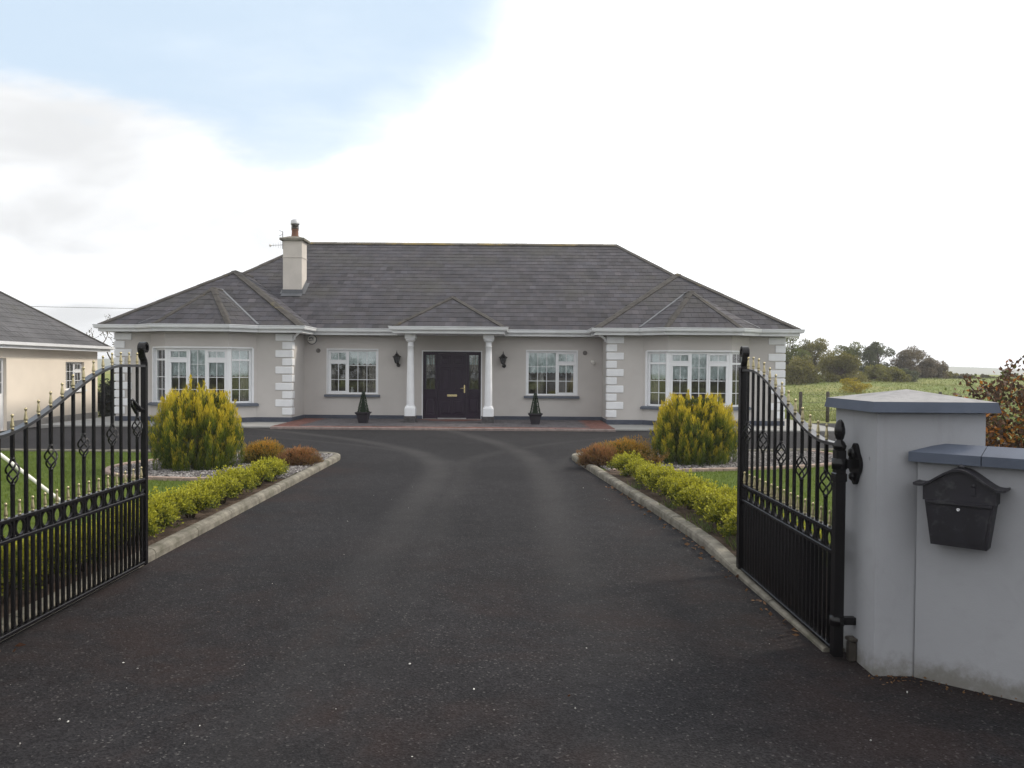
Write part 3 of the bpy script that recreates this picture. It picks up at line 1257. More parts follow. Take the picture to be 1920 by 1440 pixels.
for t in tiles[:300]:
    mb = MB(HO)
    mb.add(t[1], t[2], col=t[3])
    mb.build('roof_tile', M_TILE, roof)
mb = MB(HO)
for t in tiles[300:]:
    mb.add(t[1], t[2], col=t[3])
mb.build('roof_tiles', M_TILE, roof, kind='stuff')


# ridge and hip tiles
def ridge_line(a, b, w=0.19, seg=0.46, h=0.03, n1=None, n2=None):
    d_ = b - a
    L = d_.length
    n = max(1, int(round(L / seg)))
    u = d_ / L
    side = u.cross(V3((0, 0, 1))).normalized()
    up = side.cross(u).normalized()
    drop = 0.46 if abs(u.z) < 0.05 else 0.30
    rr = random.Random(int(L * 1000))
    for k in range(n):
        p = a + u * (L * k / n)
        q = a + u * (L * (k + 1) / n - 0.006)
        off = up * (h + rr.uniform(-.004, .004))
        ang = []
        for s_ in (-1.0, -0.55, -0.12, 0.12, 0.55, 1.0):
            ang.append(side * (s_ * w) - up * (abs(s_) * w * drop))
        v = [p + off + e for e in ang] + [q + off + e for e in ang] + [p + off + e - up * 0.03 for e in ang] + [q + off + e - up * 0.03 for e in ang]
        f = []
        for i in range(5):
            f.append((i, i + 1, i + 7, i + 6))
            f.append((i, i + 12, i + 13, i + 1))
            f.append((i + 6, i + 7, i + 19, i + 18))
        f += [(0, 6, 18, 12), (5, 17, 23, 11)]
        m_ = MB(HO)
        m_.add(v, f)
        m_.build('ridge_tile', M_RIDGE2 if abs(u.z) < .05 and L > 8 else M_RIDGE, roof)


ridge_line(V3((RXA, RY, RZ)), V3((RXB, RY, RZ)))


def trim(a, b, key):
    """cut the part of a..b that lies under another roof body"""
    pts = [a.lerp(b, i / 60) for i in range(61)]
    vis = [not covered(key, p + V3((0, 0, .05))) for p in pts]
    on = [i for i, v in enumerate(vis) if v]
    if not on:
        return None
    return pts[on[0]], pts[on[-1]]


for key, a, b in (('main', main_front[0], main_front[3]), ('main', main_front[1], main_front[2]),
                  ('wl', wl[0][0], wl[3]), ('wl', wl[0][1], wl[3]), ('wl', wl[3], wl[4]),
                  ('wr', wr[0][0], wr[3]), ('wr', wr[0][1], wr[3]), ('wr', wr[3], wr[4]),
                  ('bl', bl[3], bl[1]), ('bl', bl[4], bl[1]), ('bl', bl[1], bl[2]),
                  ('br', br[3], br[1]), ('br', br[4], br[1]), ('br', br[1], br[2]),
                  ('porch', p_front[0], PA), ('porch', p_front[1], PA), ('porch', PA, PB)):
    r = trim(a, b, key)
    if r and (r[1] - r[0]).length > 0.2:
        ridge_line(r[0], r[1], w=0.105 if key in ('bl', 'br', 'porch') else 0.14)

# lead valleys


def valley(a, b, w=0.05):
    d_ = (b - a).normalized()
    side = d_.cross(V3((0, 0, 1))).normalized()
    vl = MB(HO)
    vl.add([a - side * w, a + side * w, b + side * w, b - side * w,
            a - side * w + V3((0, 0, .012)), a + side * w + V3((0, 0, .012)), b + side * w + V3((0, 0, .012)), b - side * w + V3((0, 0, .012))],
           [(4, 5, 6, 7), (0, 1, 5, 4), (1, 2, 6, 5), (2, 3, 7, 6), (3, 0, 4, 7)])
    vl.build('valley_flashing', M_LEAD, house)


up5 = V3((0, 0, .03))
for c in (CL, CR):
    for s_ in (-1, 1):
        valley(V3((c + s_ * 1.67, EYW, EZ)) + up5, V3((c, EYW + 1.15 / PT, 3.9)) + up5, 0.035)

# eaves: fascia, gutter, soffit follow one line
eave_path = [(EL0, 34.0), (EL0, EYW), (CL - 1.67, EYW), (CL - 1.05, EYB), (CL + 1.05, EYB), (CL + 1.67, EYW), (EL1, EYW), (EL1, EYM),
             (PX0, EYM), (PX0, PY0), (PX1, PY0), (PX1, EYM),
             (ER0, EYM), (ER0, EYW), (CR - 1.67, EYW), (CR - 1.05, EYB), (CR + 1.05, EYB), (CR + 1.67, EYW), (ER1, EYW), (ER1, 34.0)]
mb = MB(HO)
sweep(mb, eave_path, [(-0.02, 2.562), (0.0, 2.562), (0.0, 2.74), (-0.02, 2.74)])
mb.build('fascia', M_GUTTER, house)
mb = MB(HO)
sweep(mb, eave_path, [(0.003, 2.655), (0.045, 2.642), (0.082, 2.655), (0.094, 2.69), (0.094, 2.725), (0.108, 2.732), (0.108, 2.752),
                      (0.088, 2.752), (0.080, 2.70), (0.06, 2.665), (0.02, 2.668), (0.012, 2.74), (0.003, 2.74)])
mb.build('gutter', M_GUTTER, house)
mb = MB(HO)
sweep(mb, eave_path, [(-0.30, 2.563), (-0.021, 2.563), (-0.021, 2.572), (-0.30, 2.572)])
mb.build('soffit', M_GUTTER, house)
mb = MB(HO)
mb.box(PX0 + 0.42, PX1 - 0.42, PY0 + 0.42, YM - 0.002, 2.563, 2.572)
mb.build('porch_ceiling', M_GUTTER, house)

# downpipe elbows at the inner corners
for x in (XL1 + 0.02, XR0 - 0.02):
    mb = MB(HO)
    s_ = 1 if x < 0 else -1
    mb.tube([(x + s_ * .30, YW - .32, 2.64), (x + s_ * .27, YW - .28, 2.57), (x + s_ * .08, YW - .03, 2.48), (x + s_ * .04, YW + .04, 2.42),
             (x + s_ * .04, YW + .04, 2.38)], 0.035, 8)
    mb.build('downpipe_elbow', M_UPVC, house)

# chimney
ch = MB(HO)
ch.box(-7.31, -6.71, 25.42, 26.02, 3.6, 5.62)
chimney = ch.build('chimney', M_CHIM, house)
mb = MB(HO)
mb.box(-7.325, -6.695, 25.405, 26.035, 5.08, 5.10)
mb.build('string_course', M_CHIM, chimney)
mb = MB(HO)
mb.bbox(-7.40, -6.62, 25.33, 26.11, 5.62, 5.70, 0.012)
mb.add([(-7.36, 25.37, 5.70), (-6.66, 25.37, 5.70), (-6.66, 26.07, 5.70), (-7.36, 26.07, 5.70), (-7.15, 25.58, 5.78), (-6.87, 25.58, 5.78), (-6.87, 25.86, 5.78), (-7.15, 25.86, 5.78)],
       [(0, 1, 5, 4), (1, 2, 6, 5), (2, 3, 7, 6), (3, 0, 4, 7), (4, 5, 6, 7)])
mb.build('chimney_cap', M_CONC, chimney)
mb = MB(HO)
mb.lathe([(0.125, 5.76), (0.12, 5.80), (0.108, 5.84), (0.104, 5.98), (0.118, 6.0), (0.118, 6.02), (0.10, 6.02)], (-7.01, 25.72), 18)
mb.build('chimney_pot', M_TERRA, chimney)
mb = MB(HO)
mb.lathe([(0.105, 6.02), (0.105, 6.08), (0.088, 6.085), (0.088, 6.17), (0.1, 6.17), (0.1, 6.10)], (-7.01, 25.72), 18)
for k in range(6):
    a = k * math.pi / 3
    mb.tube([(-7.01 + .11 * math.cos(a), 25.72 + .11 * math.sin(a), 6.02), (-7.01 + .125 * math.cos(a), 25.72 + .125 * math.sin(a), 6.2)], 0.008, 5)
mb.build('cowl_mesh', M_DSTEEL, chimney)
mb = MB(HO)
mb.lathe([(0.02, 6.16), (0.135, 6.17), (0.14, 6.20), (0.135, 6.28), (0.11, 6.315), (0.06, 6.335), (0.0, 6.34)], (-7.01, 25.72), 18)
mb.build('cowl_cap', M_STEEL, chimney)
mb = MB(HO)
zb = 2.75 + 0.64 * (25.42 - 23.6)
mb.add([(-7.34, 25.24, zb - .075), (-6.68, 25.24, zb - .075), (-6.68, 25.405, zb + .03), (-7.34, 25.405, zb + .03),
        (-7.34, 25.405, zb + .15), (-6.68, 25.405, zb + .15)], [(0, 1, 2, 3), (3, 2, 5, 4)])
for x, s_ in ((-7.31, -1), (-6.71, 1)):
    xa, xb = x + s_ * 0.004, x + s_ * 0.10
    v = []
    for yy in (25.40, 26.03):
        zz = 2.75 + 0.64 * (yy - 23.6)
        v += [(xa, yy, zz + .16), (xa, yy, zz + .03), (xb, yy, zz + .03)]
    mb.add(v, [(0, 1, 4, 3), (1, 2, 5, 4)])
mb.build('chimney_flashing', M_LEAD, chimney)
# aerial on the chimney stack
aer = thing('tv_aerial', 'small thin aerial fixed to the left side of the rendered chimney', 'aerial', (-7.34, 25.7, 5.0))
mb = MB((-7.34, 25.7, 5.0))
mb.tube([(-7.325, 25.7, 5.35), (-7.40, 25.7, 5.40), (-7.40, 25.7, 5.95)], 0.012, 6)
mb.tube([(-7.325, 25.7, 5.55), (-7.40, 25.7, 5.55)], 0.012, 6)
mb.build('mast', M_DSTEEL, aer)
mb = MB((-7.34, 25.7, 5.0))
mb.tube([(-7.40, 25.7, 5.52), (-7.78, 25.7, 5.50)], 0.009, 6)
for k in range(4):
    xx = -7.46 - k * 0.08
    mb.tube([(xx, 25.7, 5.40 + k * .02), (xx, 25.7, 5.63 - k * .02)], 0.004, 4)
mb.build('boom', M_STEEL, aer)
mb = MB((-7.34, 25.7, 5.0))
mb.lathe([(0.0, -.045), (0.03, -.035), (0.045, 0), (0.03, .035), (0, .045)], (0, 0), 10, Matrix.Translation((-7.80, 25.7, 5.50)))
mb.build('junction_box', M_PLASTIC, aer)
mb = MB((-7.34, 25.7, 5.0))
mb.tube([(-7.40, 25.7, 5.93), (-7.52, 25.7, 5.99)], 0.006, 5)
mb.tube([(-7.40, 25.7, 5.86), (-7.52, 25.7, 5.80)], 0.006, 5)
mb.tube([(-7.34, 25.66, 5.2), (-7.36, 25.66, 5.0), (-7.33, 25.64, 4.8)], 0.006, 5)
mb.build('whip', M_DSTEEL, aer)


# ---- windows.  frame() makes one window panel in a local plane, mapped by M: local x along, z up, y inward
def scallop(mb, x0, x1, ztop, zbot, y, M, n=None, amp=0.035, per=0.14):
    m = max(4, int((x1 - x0) / per)) * 6
    v, f = [], []
    for i in range(m + 1):
        x = x0 + (x1 - x0) * i / m
        zz = zbot - amp * abs(math.sin(math.pi * i / 6))
        yy = y + 0.012 * math.sin(i * 0.9)
        v += [(x, yy, ztop), (x, yy, zz), (x, yy + .004, ztop), (x, yy + .004, zz)]
    for i in range(m):
        a = i * 4
        f += [(a, a + 1, a + 5, a + 4), (a + 2, a + 6, a + 7, a + 3), (a + 1, a + 3, a + 7, a + 5)]
    mb.add(v, f, M, smooth=False)


FD = 0.06     # frame depth


def light_panel(win, M, x0, x1, z0, z1, cols, zbars, blind_z=None, sash=0.0, y=0.0):
    """one glazed light: optional sash border, glass, glazing bars"""
    if sash:
        mb = MB(HO)
        for bx in ((x0, x1, z0, z0 + sash), (x0, x1, z1 - sash, z1), (x0, x0 + sash, z0 + sash, z1 - sash), (x1 - sash, x1, z0 + sash, z1 - sash)):
            mb.box(bx[0] + .003, bx[1] - .003, y - 0.022, y + 0.03, bx[2] + .003, bx[3] - .003, M)
        mb.build('sash', M_UPVC, win)
        x0, x1, z0, z1 = x0 + sash, x1 - sash, z0 + sash, z1 - sash
    mb = MB(HO)
    mb.box(x0 - .004, x1 + .004, y + 0.008, y + 0.016, z0 - .004, z1 + .004, M)
    mb.build('pane', M_GLASS, win)
    b = 0.0085
    for i in range(1, cols):
        xx = x0 + (x1 - x0) * i / cols
        mb = MB(HO)
        mb.box(xx - b, xx + b, y - 0.003, y + 0.006, z0, z1, M)
        mb.build('glazing_bar', M_UPVC, win)
    for zz in zbars:
        if z0 < zz < z1:
            mb = MB(HO)
            mb.box(x0, x1, y - 0.0015, y + 0.0045, zz - b, zz + b, M)
            mb.build('glazing_bar', M_UPVC, win)


def outer_frame(win, M, x0, x1, z0, z1, t, mull=(), trans=()):
    mb = MB(HO)
    for bx in ((x0, x1, z0, z0 + t), (x0, x1, z1 - t, z1), (x0, x0 + t, z0 + t, z1 - t), (x1 - t, x1, z0 + t, z1 - t)):
        mb.box(bx[0], bx[1], -0.01, 0.05, bx[2], bx[3], M)
    for xm, hw in mull:
        mb.box(xm - hw, xm + hw, -0.012, 0.052, z0 + t, z1 - t, M)
    for xa, xb, zm, hh in trans:
        mb.box(xa, xb, -0.011, 0.051, zm - hh, zm + hh, M)
    mb.build('frame', M_UPVC, win)


def curtain(win, M, x0, x1, z0, z1, y, tie=0.0):
    mb = MB(HO)
    m = 22
    v, f = [], []
    lv = 8
    for j in range(lv + 1):
        zz = z1 + (z0 - z1) * j / lv
        pull = tie * math.sin(math.pi * j / lv)
        for i in range(m + 1):
            t = i / m
            x = x0 + (x1 - x0) * t * (1 - pull)
            v.append((x, y + 0.035 * math.sin(t * 28), zz))
    for j in range(lv):
        for i in range(m):
            a = j * (m + 1) + i
            f.append((a, a + 1, a + m + 2, a + m + 1))
    mb.add(v, f, M, smooth=True)
    mb.build('curtain', M_CURTAIN, win)


def win_root(name='window', label=None):
    o = bpy.data.objects.new(name, None)
    COL.objects.link(o)
    o.parent = house
    if label:
        o['label'] = label
    return o


BARS_BAY = [0.955, 1.335, 1.68]


def bay_window(c, mirror):
    a, b, e, f = bay_pts(c)
    inset = 0.09
    win = win_root('bay_window')
    z0, z1 = BZ0 + 0.002, BZ1 - 0.012
    # front facet
    M = Matrix.Translation((0, YB + inset, 0))
    x0, x1 = c - FW + 0.035, c + FW - 0.035
    wd = x1 - x0
    # casement / fixed / casement
    xm1, xm2 = x0 + wd * 0.355, x0 + wd * 0.635
    zt = 1.785
    outer_frame(win, M, x0, x1, z0, z1, 0.055, [(xm1, 0.03), (xm2, 0.03)],
                [(x0 + .055, xm1 - .03, zt, 0.028), (xm2 + .03, x1 - .055, zt, 0.028)])
    for xa, xb in ((x0 + .055, xm1 - .03), (xm2 + .03, x1 - .055)):
        light_panel(win, M, xa, xb, z0 + .055, zt - .028, 2, BARS_BAY[:1] + [1.30], sash=0.052)
        light_panel(win, M, xa, xb, zt + .028, z1 - .055, 2, [], sash=0.04)
    light_panel(win, M, xm1 + .03, xm2 - .03, z0 + .055, z1 - .055, 2, [BARS_BAY[0], 1.30, 1.66])
    # blinds
    mb = MB(HO)
    scallop(mb, x0 + .06, x1 - .06, z1 - .03, 1.36, 0.075, M)
    mb.build('blind', M_BLIND, win)
    # splayed facets
    for s_ in (-1, 1):
        p = V3((c + s_ * FW, YB, 0))
        q = V3((c + s_ * BW, YW, 0))
        u = (q - p).normalized() * s_
        ang = math.atan2(u.y, u.x)
        nrm = V3((-math.sin(ang), math.cos(ang), 0))
        org = p + nrm * inset
        M2 = Matrix.Translation(org) @ Matrix.Rotation(ang, 4, 'Z')
        Lf = (q - p).length - JB
        xa, xb = (0.012, Lf) if s_ > 0 else (-Lf, -0.012)
        outer_frame(win, M2, xa, xb, z0, z1, 0.055, [], [(xa + .055, xb - .055, zt, 0.026)])
        light_panel(win, M2, xa + .055, xb - .055, z0 + .055, zt - .026, 2, [BARS_BAY[0], 1.30])
        light_panel(win, M2, xa + .055, xb - .055, zt + .026, z1 - .055, 2, [])
        mb = MB(HO)
        scallop(mb, xa + .06, xb - .06, z1 - .03, 1.36, 0.075, M2)
        mb.build('blind', M_BLIND, win)
        cx0, cx1 = (xb - 0.02, xb - 0.26) if s_ > 0 else (xa + 0.02, xa + 0.26)
        curtain(win, M2, cx0, cx1, 0.5, 1.9, 0.16)
        # corner post between facets
        mb = MB(HO)
        pc = V3((c + s_ * (FW - 0.01), YB + inset + 0.02, 0))
        mb.prism([(pc.x - .05, pc.y - .028), (pc.x + .05, pc.y - .028), (pc.x + .06, pc.y + .035), (pc.x - .06, pc.y + .035)], z0, z1)
        mb.build('corner_post', M_UPVC, win)
        # white painted reveal at the jamb
        mb = MB(HO)
        qj = q - (q - p).normalized() * JB
        dirv = (q - p).normalized()
        n_out = -nrm
        A_ = qj + n_out * 0.006
        B_ = A_ + dirv * 0.055
        mb.prism([tuple(v_)[:2] for v_ in (A_, B_, B_ + nrm * 0.012, A_ + nrm * 0.10)][:: 1 if s_ > 0 else -1], BZ0, BZ1)
        mb.build('reveal', M_WHITE, win)
    # white band along the head
    mb = MB(HO)
    e1 = (q.x, q.y)
    path = [(c - BW + 0.085, YW - 0.07), (c - FW, YB), (c + FW, YB), (c + BW - 0.085, YW - 0.07)]
    sweep(mb, path, [(-0.10, BZ1 - 0.012), (0.006, BZ1 - 0.012), (0.006, BZ1 + 0.03), (-0.10, BZ1 + 0.03)])
    mb.build('head_band', M_WHITE, win)
    # sill
    mb = MB(HO)
    path = [(c - BW - 0.03, YW + 0.02), (c - FW, YB), (c + FW, YB), (c + BW + 0.03, YW + 0.02)]
    sweep(mb, path, [(-0.09, BZ0 - 0.085), (0.075, BZ0 - 0.085), (0.08, BZ0 - 0.03), (0.0, BZ0 + 0.004), (-0.09, BZ0 + 0.004)])
    mb.build('sill', M_SILL, win)


bay_window(CL, False)
bay_window(CR, True)


def main_window(x0, x1, z0, z1, mirror):
    win = win_root('window')
    inset = 0.07
    M = Matrix.Translation((0, YM + inset, 0))
    # white painted reveal band around the opening
    mb = MB(HO)
    t = 0.035
    for bx in ((x0 - t, x1 + t, z1, z1 + t), (x0 - t, x0, z0, z1), (x1, x1 + t, z0, z1)):
        mb.box(bx[0], bx[1], YM - 0.006, YM + 0.02, bx[2], bx[3])
    mb.box(x0, x0 + .004, YM + .02, YM + .09, z0, z1)
    mb.box(x1 - .004, x1, YM + .02, YM + .09, z0, z1)
    mb.box(x0 + .004, x1 - .004, YM + .02, YM + .09, z1 - .004, z1)
    mb.build('reveal', M_WHITE, win)
    xa, xb, za, zb_ = x0 + .005, x1 - .005, z0 + .002, z1 - .005
    wd = xb - xa
    fr = 0.40
    xm = xa + wd * fr if not mirror else xb - wd * fr
    zt = 1.775
    ca, cb = (xa + .045, xm - .028) if not mirror else (xm + .028, xb - .045)
    fa, fb = (xm + .028, xb - .045) if not mirror else (xa + .045, xm - .028)
    outer_frame(win, M, xa, xb, za, zb_, 0.045, [(xm, 0.028)], [(ca, cb, zt, 0.024)])
    light_panel(win, M, ca, cb, za + .045, zt - .024, 2, [1.235], sash=0.045)
    light_panel(win, M, ca, cb, zt + .024, zb_ - .045, 2, [], sash=0.035)
    light_panel(win, M, fa, fb, za + .045, zb_ - .045, 3, [1.235, 1.665])
    mb = MB(HO)
    if not mirror:
        scallop(mb, xa + .05, xb - .05, zb_ - .03, 1.73, 0.075, M, per=0.16, amp=0.05)
    else:
        scallop(mb, xa + .05, xb - .05, zb_ - .03, 1.50, 0.075, M, per=0.11, amp=0.03)
    mb.build('blind', M_BLIND, win)
    if not mirror:
        curtain(win, M, xb - .03, xb - .40, z0, 1.9, 0.16, 0.35)
        curtain(win, M, xa + .03, xa + .20, z0, 1.9, 0.16, 0.2)
    else:
        curtain(win, M, fa + .22, fa + .46, z0, 1.9, 0.35)
        curtain(win, M, xb - .03, xb - .18, z0, 1.9, 0.16, 0.2)
    mb = MB(HO)
    mb.add([(x0 - .09, YM - .085, z0 - .085), (x1 + .09, YM - .085, z0 - .085), (x1 + .09, YM + .07, z0 - .085), (x0 - .09, YM + .07, z0 - .085),
            (x0 - .09, YM - .085, z0 - .03), (x1 + .09, YM - .085, z0 - .03), (x1 + .09, YM + .07, z0 + .001), (x0 - .09, YM + .07, z0 + .001)],
           [(4, 5, 6, 7), (0, 1, 5, 4), (1, 2, 6, 5), (2, 3, 7, 6), (3, 0, 4, 7), (3, 2, 1, 0)])
    mb.build('sill', M_SILL, win)


main_window(*WIN_L, False)
main_window(*WIN_R, True)

# ---- front door set
dr = win_root('door')
dx0, dx1, dz0, dz1 = DOOR
mb = MB(HO)
t = 0.032
mb.box(dx0 - t, dx1 + t, YM - .007, YM + .02, dz1, dz1 + t)
mb.box(dx0 - t, dx0, YM - .007, YM + .02, dz0, dz1)
mb.box(dx1, dx1 + t, YM - .007, YM + .02, dz0, dz1)
mb.build('reveal', M_WHITE, dr)
lx0, lx1 = DOORX - 0.43, DOORX + 0.43
mb = MB(HO)
yF = YM + 0.10
for bx in ((dx0, dx1, dz1 - .055, dz1), (dx0, dx0 + .05, dz0, dz1 - .055), (dx1 - .05, dx1, dz0, dz1 - .055),
           (lx0 - .055, lx0, dz0, dz1 - .055), (lx1, lx1 + .055, dz0, dz1 - .055)):
    mb.box(bx[0], bx[1], yF - .03, yF + .06, bx[2], bx[3])
mb.build('door_frame', M_DOOR, dr)
mb = MB(HO)
mb.box(lx0 + .004, lx1 - .004, yF, yF + .045, dz0 + .03, dz1 - .06)
mb.build('door_leaf', M_DOOR, dr)


def raised(x0, x1, z0, z1, parent, y=yF):
    """fielded panel: raised moulding ring and raised field"""
    mb = MB(HO)
    b_, h = 0.03, 0.009
    ring = [(x0, z0), (x1, z0), (x1, z1), (x0, z1)]
    def rr(i, yy):
        return [(x0 + i, yy, z0 + i), (x1 - i, yy, z0 + i), (x1 - i, yy, z1 - i), (x0 + i, yy, z1 - i)]
    v = rr(0, y - .001) + rr(.012, y - h) + rr(.028, y - h) + rr(.04, y - .002) + rr(.075, y - .011)
    f = []
    for r_ in range(4):
        for k in range(4):
            a, c = r_ * 4 + k, r_ * 4 + (k + 1) % 4
            f.append((a, c, c + 4, a + 4))
    f.append((16, 17, 18, 19))
    mb.add(v, f)
    mb.build('door_panel', M_DOOR, parent)


for s_ in (-1, 1):
    xa, xb = (lx0 + .09, DOORX - .04) if s_ < 0 else (DOORX + .04, lx1 - .09)
    raised(xa, xb, 1.72, 1.97, dr)
    raised(xa, xb, 0.90, 1.62, dr)
    raised(xa, xb, 0.20, 0.66, dr)
mb = MB(HO)
mb.bbox(DOORX - .15, DOORX + .15, yF - .022, yF - .001, 0.74, 0.81, 0.006)
mb.build('letter_plate', M_BRASS, dr)
mb = MB(HO)
mb.bbox(lx1 - .075, lx1 - .035, yF - .012, yF - .001, 0.86, 1.10, 0.004)
mb.tube([(lx1 - .055, yF - .01, 1.0), (lx1 - .055, yF - .06, 1.0), (lx1 - .07, yF - .065, 1.0), (lx1 - .17, yF - .06, 0.995)], 0.011, 8)
mb.lathe([(0.0, 0), (0.013, 0), (0.013, .012), (0, .014)], (0, 0), 10, Matrix.Translation((lx1 - .055, yF - .012, .90)) @ Matrix.Rotation(R(90), 4, 'X'))
mb.build('door_handle', M_BRASS, dr)
mb = MB(HO)
mb.box(lx0, lx1, yF - .05, yF + .02, dz0 + .001, dz0 + .028)
mb.build('threshold', M_STEEL, dr)
for s_ in (-1, 1):
    xa, xb = (dx0 + .05, lx0 - .055) if s_ < 0 else (lx1 + .055, dx1 - .05)
    sd = win_root('sidelight')
    sd.parent = house
    mb = MB(HO)
    b_ = 0.03
    for bx in ((xa, xb, 0.91, 0.96), (xa, xb, dz1 - .105, dz1 - .055), (xa, xa + b_, .96, dz1 - .105), (xb - b_, xb, .96, dz1 - .105)):
        mb.box(bx[0], bx[1], yF - .02, yF + .05, bx[2], bx[3])
    mb.box(xa, xb, yF + .001, yF + .045, dz0 + .002, 0.91)
    mb.build('sidelight_frame', M_DOOR, sd)
    mb = MB(HO)
    mb.box(xa + b_ - .003, xb - b_ + .003, yF + .012, yF + .02, .957, dz1 - .102)
    mb.build('pane', M_GLASS, sd)
    mb = MB(HO)
    scallop(mb, xa + .01, xb - .01, dz1 - .06, 1.72, yF + .055, Matrix.Identity(4), per=.11, amp=.02)
    mb.build('blind', M_BLIND, sd)
    mb = MB(HO)
    scallop(mb, xa + .01, xb - .01, dz1 - .06, 1.53, yF + .065, Matrix.Identity(4), per=.06, amp=.03)
    mb.build('net', M_CURTAIN, sd)
    xm = (xa + xb) / 2
    lead = MB(HO)
    yy = yF + .008
    x0_, x1_ = xa + b_ + .018, xb - b_ - .018
    za, zb_ = .985, dz1 - .13
    hh = (x1_ - x0_) / 2
    lines = [[(x0_, za), (x1_, za), (x1_, zb_), (x0_, zb_), (x0_, za)], [(xm, zb_), (xm, 1.72)], [(xm, za), (xm, 1.2)]]
    for m_ in (-1, 1):
        lines.append([(xm + m_ * hh * math.sin(t_ * math.pi) * 0.75, 1.72 - .30 * t_) for t_ in [i / 10 for i in range(11)]])
        lines.append([(xm + m_ * hh * .35 * math.sin(t_ * math.pi), 1.62 - .42 * t_) for t_ in [i / 10 for i in range(11)]])
        lines.append([(xm + m_ * hh * t_, 1.42 - .10 * math.sin(t_ * 3.1)) for t_ in [i / 6 for i in range(7)]])
        lines.append([(xm + m_ * hh * (1 - (1 - t_) ** 2), zb_ - .10 * (1 - t_)) for t_ in [i / 6 for i in range(7)]])
    for ln in lines:
        lead.tube([(x, yy, z) for x, z in ln], 0.0045, 5)
    lead.build('leading', M_LEAD, sd)
    raised(xa + .02, xb - .02, 0.20, 0.72, sd, yF)

# ---- porch columns
for s_ in (-1, 1):
    cxp = -1.765 + s_ * 1.10
    cy_ = 22.5
    colr = win_root('porch_column')
    mb = MB(HO)
    mb.bbox(cxp - .165, cxp + .165, cy_ - .165, cy_ + .165, 0.0, 0.25, 0.01)
    mb.build('column_plinth', M_CPL, colr)
    mb = MB(HO)
    prof = []
    v, f = [], []
    rings = [(0.152, 0.25), (0.152, 0.46), (0.14, 0.50), (0.118, 0.535), (0.114, 0.54)]
    for hw, z in rings:
        c_ = 0.35 * hw if hw < .152 else 0.02
        v += [(cxp - hw + c_, cy_ - hw, z), (cxp + hw - c_, cy_ - hw, z), (cxp + hw, cy_ - hw + c_, z), (cxp + hw, cy_ + hw - c_, z),
              (cxp + hw - c_, cy_ + hw, z), (cxp - hw + c_, cy_ + hw, z), (cxp - hw, cy_ + hw - c_, z), (cxp - hw, cy_ - hw + c_, z)]
    for r_ in range(len(rings) - 1):
        for k in range(8):
            a, c_ = r_ * 8 + k, r_ * 8 + (k + 1) % 8
            f.append((a, c_, c_ + 8, a + 8))
    f.append(tuple(range(8 * (len(rings) - 1), 8 * len(rings))))
    mb.add(v, f)
    mb.build('column_base', M_WHITE, colr)
    mb = MB(HO)
    prof = [(0.118, 0.53), (0.118, 0.56), (0.111, 0.575)]
    for i in range(9):
        t_ = i / 8
        prof.append((0.111 - 0.027 * t_ ** 1.5, 0.58 + 1.62 * t_))
    prof += [(0.092, 2.205), (0.092, 2.225), (0.082, 2.235), (0.082, 2.335)]
    mb.lathe(prof, (cxp, cy_), 28)
    mb.build('column_shaft', M_WHITE, colr)
    mb = MB(HO)
    mb.lathe([(0.082, 2.335), (0.115, 2.35), (0.14, 2.385), (0.148, 2.42)], (cxp, cy_), 28)
    mb.bbox(cxp - .15, cxp + .15, cy_ - .15, cy_ + .15, 2.42, 2.563, 0.008)
    mb.build('column_capital', M_WHITE, colr)

# ---- small fittings on the wall
al = thing('alarm_box', 'round white alarm box high on the wall beside the left wing', 'alarm box', (-6.02, YM, 2.43))
mb = MB((-6.02, YM, 2.43))
My = Matrix.Translation((-6.02, YM, 2.43)) @ Matrix.Rotation(R(90), 4, 'X')
mb.lathe([(0.145, 0.001), (0.15, 0.02), (0.145, 0.03), (0.12, 0.03)], (0, 0), 24, My)
mb.build('back_plate', M_MARK, al)
mb = MB((-6.02, YM, 2.43))
mb.lathe([(0.125, 0.03), (0.13, 0.05), (0.125, 0.085), (0.10, 0.095), (0, 0.098)], (0, 0), 24, My)
mb.build('cover', M_PLASTIC, al)
mb = MB((-6.02, YM, 2.43))
for (u0, v0, su, sv) in ((-.045, .045, .022, .018), (0.0, .05, .018, .018), (.045, .04, .018, .02), (-.05, .018, .012, .01), (-.035, -.03, .05, .008), (.05, -.005, .01, .03)):
    mb.box(-6.02 + u0 - su, -6.02 + u0 + su, YM - .103, YM - .0965, 2.43 + v0 - sv, 2.43 + v0 + sv)
mb.build('logo', M_MARK, al)

for x, z, nm in ((-5.83, 2.10, 'left'), (2.19, 2.09, 'right')):
    mb = MB(HO)
    My = Matrix.Translation((x, YM, z)) @ Matrix.Rotation(R(90), 4, 'X')
    mb.lathe([(0.068, 0.0), (0.068, 0.02), (0.058, 0.028), (0.05, 0.016), (0.0, 0.016)], (0, 0), 20, My)
    for k in range(-2, 3):
        mb.box(x - .045, x + .045, YM - .024, YM - .017, z + k * .018 - .004, z + k * .018 + .004)
    mb.build('wall_vent', M_GREYP, house)

sp = thing('spotlight', 'small white security spotlight on the wall beside the right wing', 'spotlight', (2.42, YM, 1.84))
mb = MB((2.42, YM, 1.84))
mb.bbox(2.37, 2.45, YM - .03, YM - .001, 1.80, 1.87, .006)
mb.build('bracket', M_PLASTIC, sp)
mb = MB((2.42, YM, 1.84))
mb.lathe([(0.02, 0), (0.045, .02), (0.055, .10), (.05, .105), (0, .09)], (0, 0), 14,
         Matrix.Translation((2.41, YM - .02, 1.83)) @ Matrix.Rotation(R(-30), 4, 'Y') @ Matrix.Rotation(R(120), 4, 'X'))
mb.build('lamp_head', M_PLASTIC, sp)


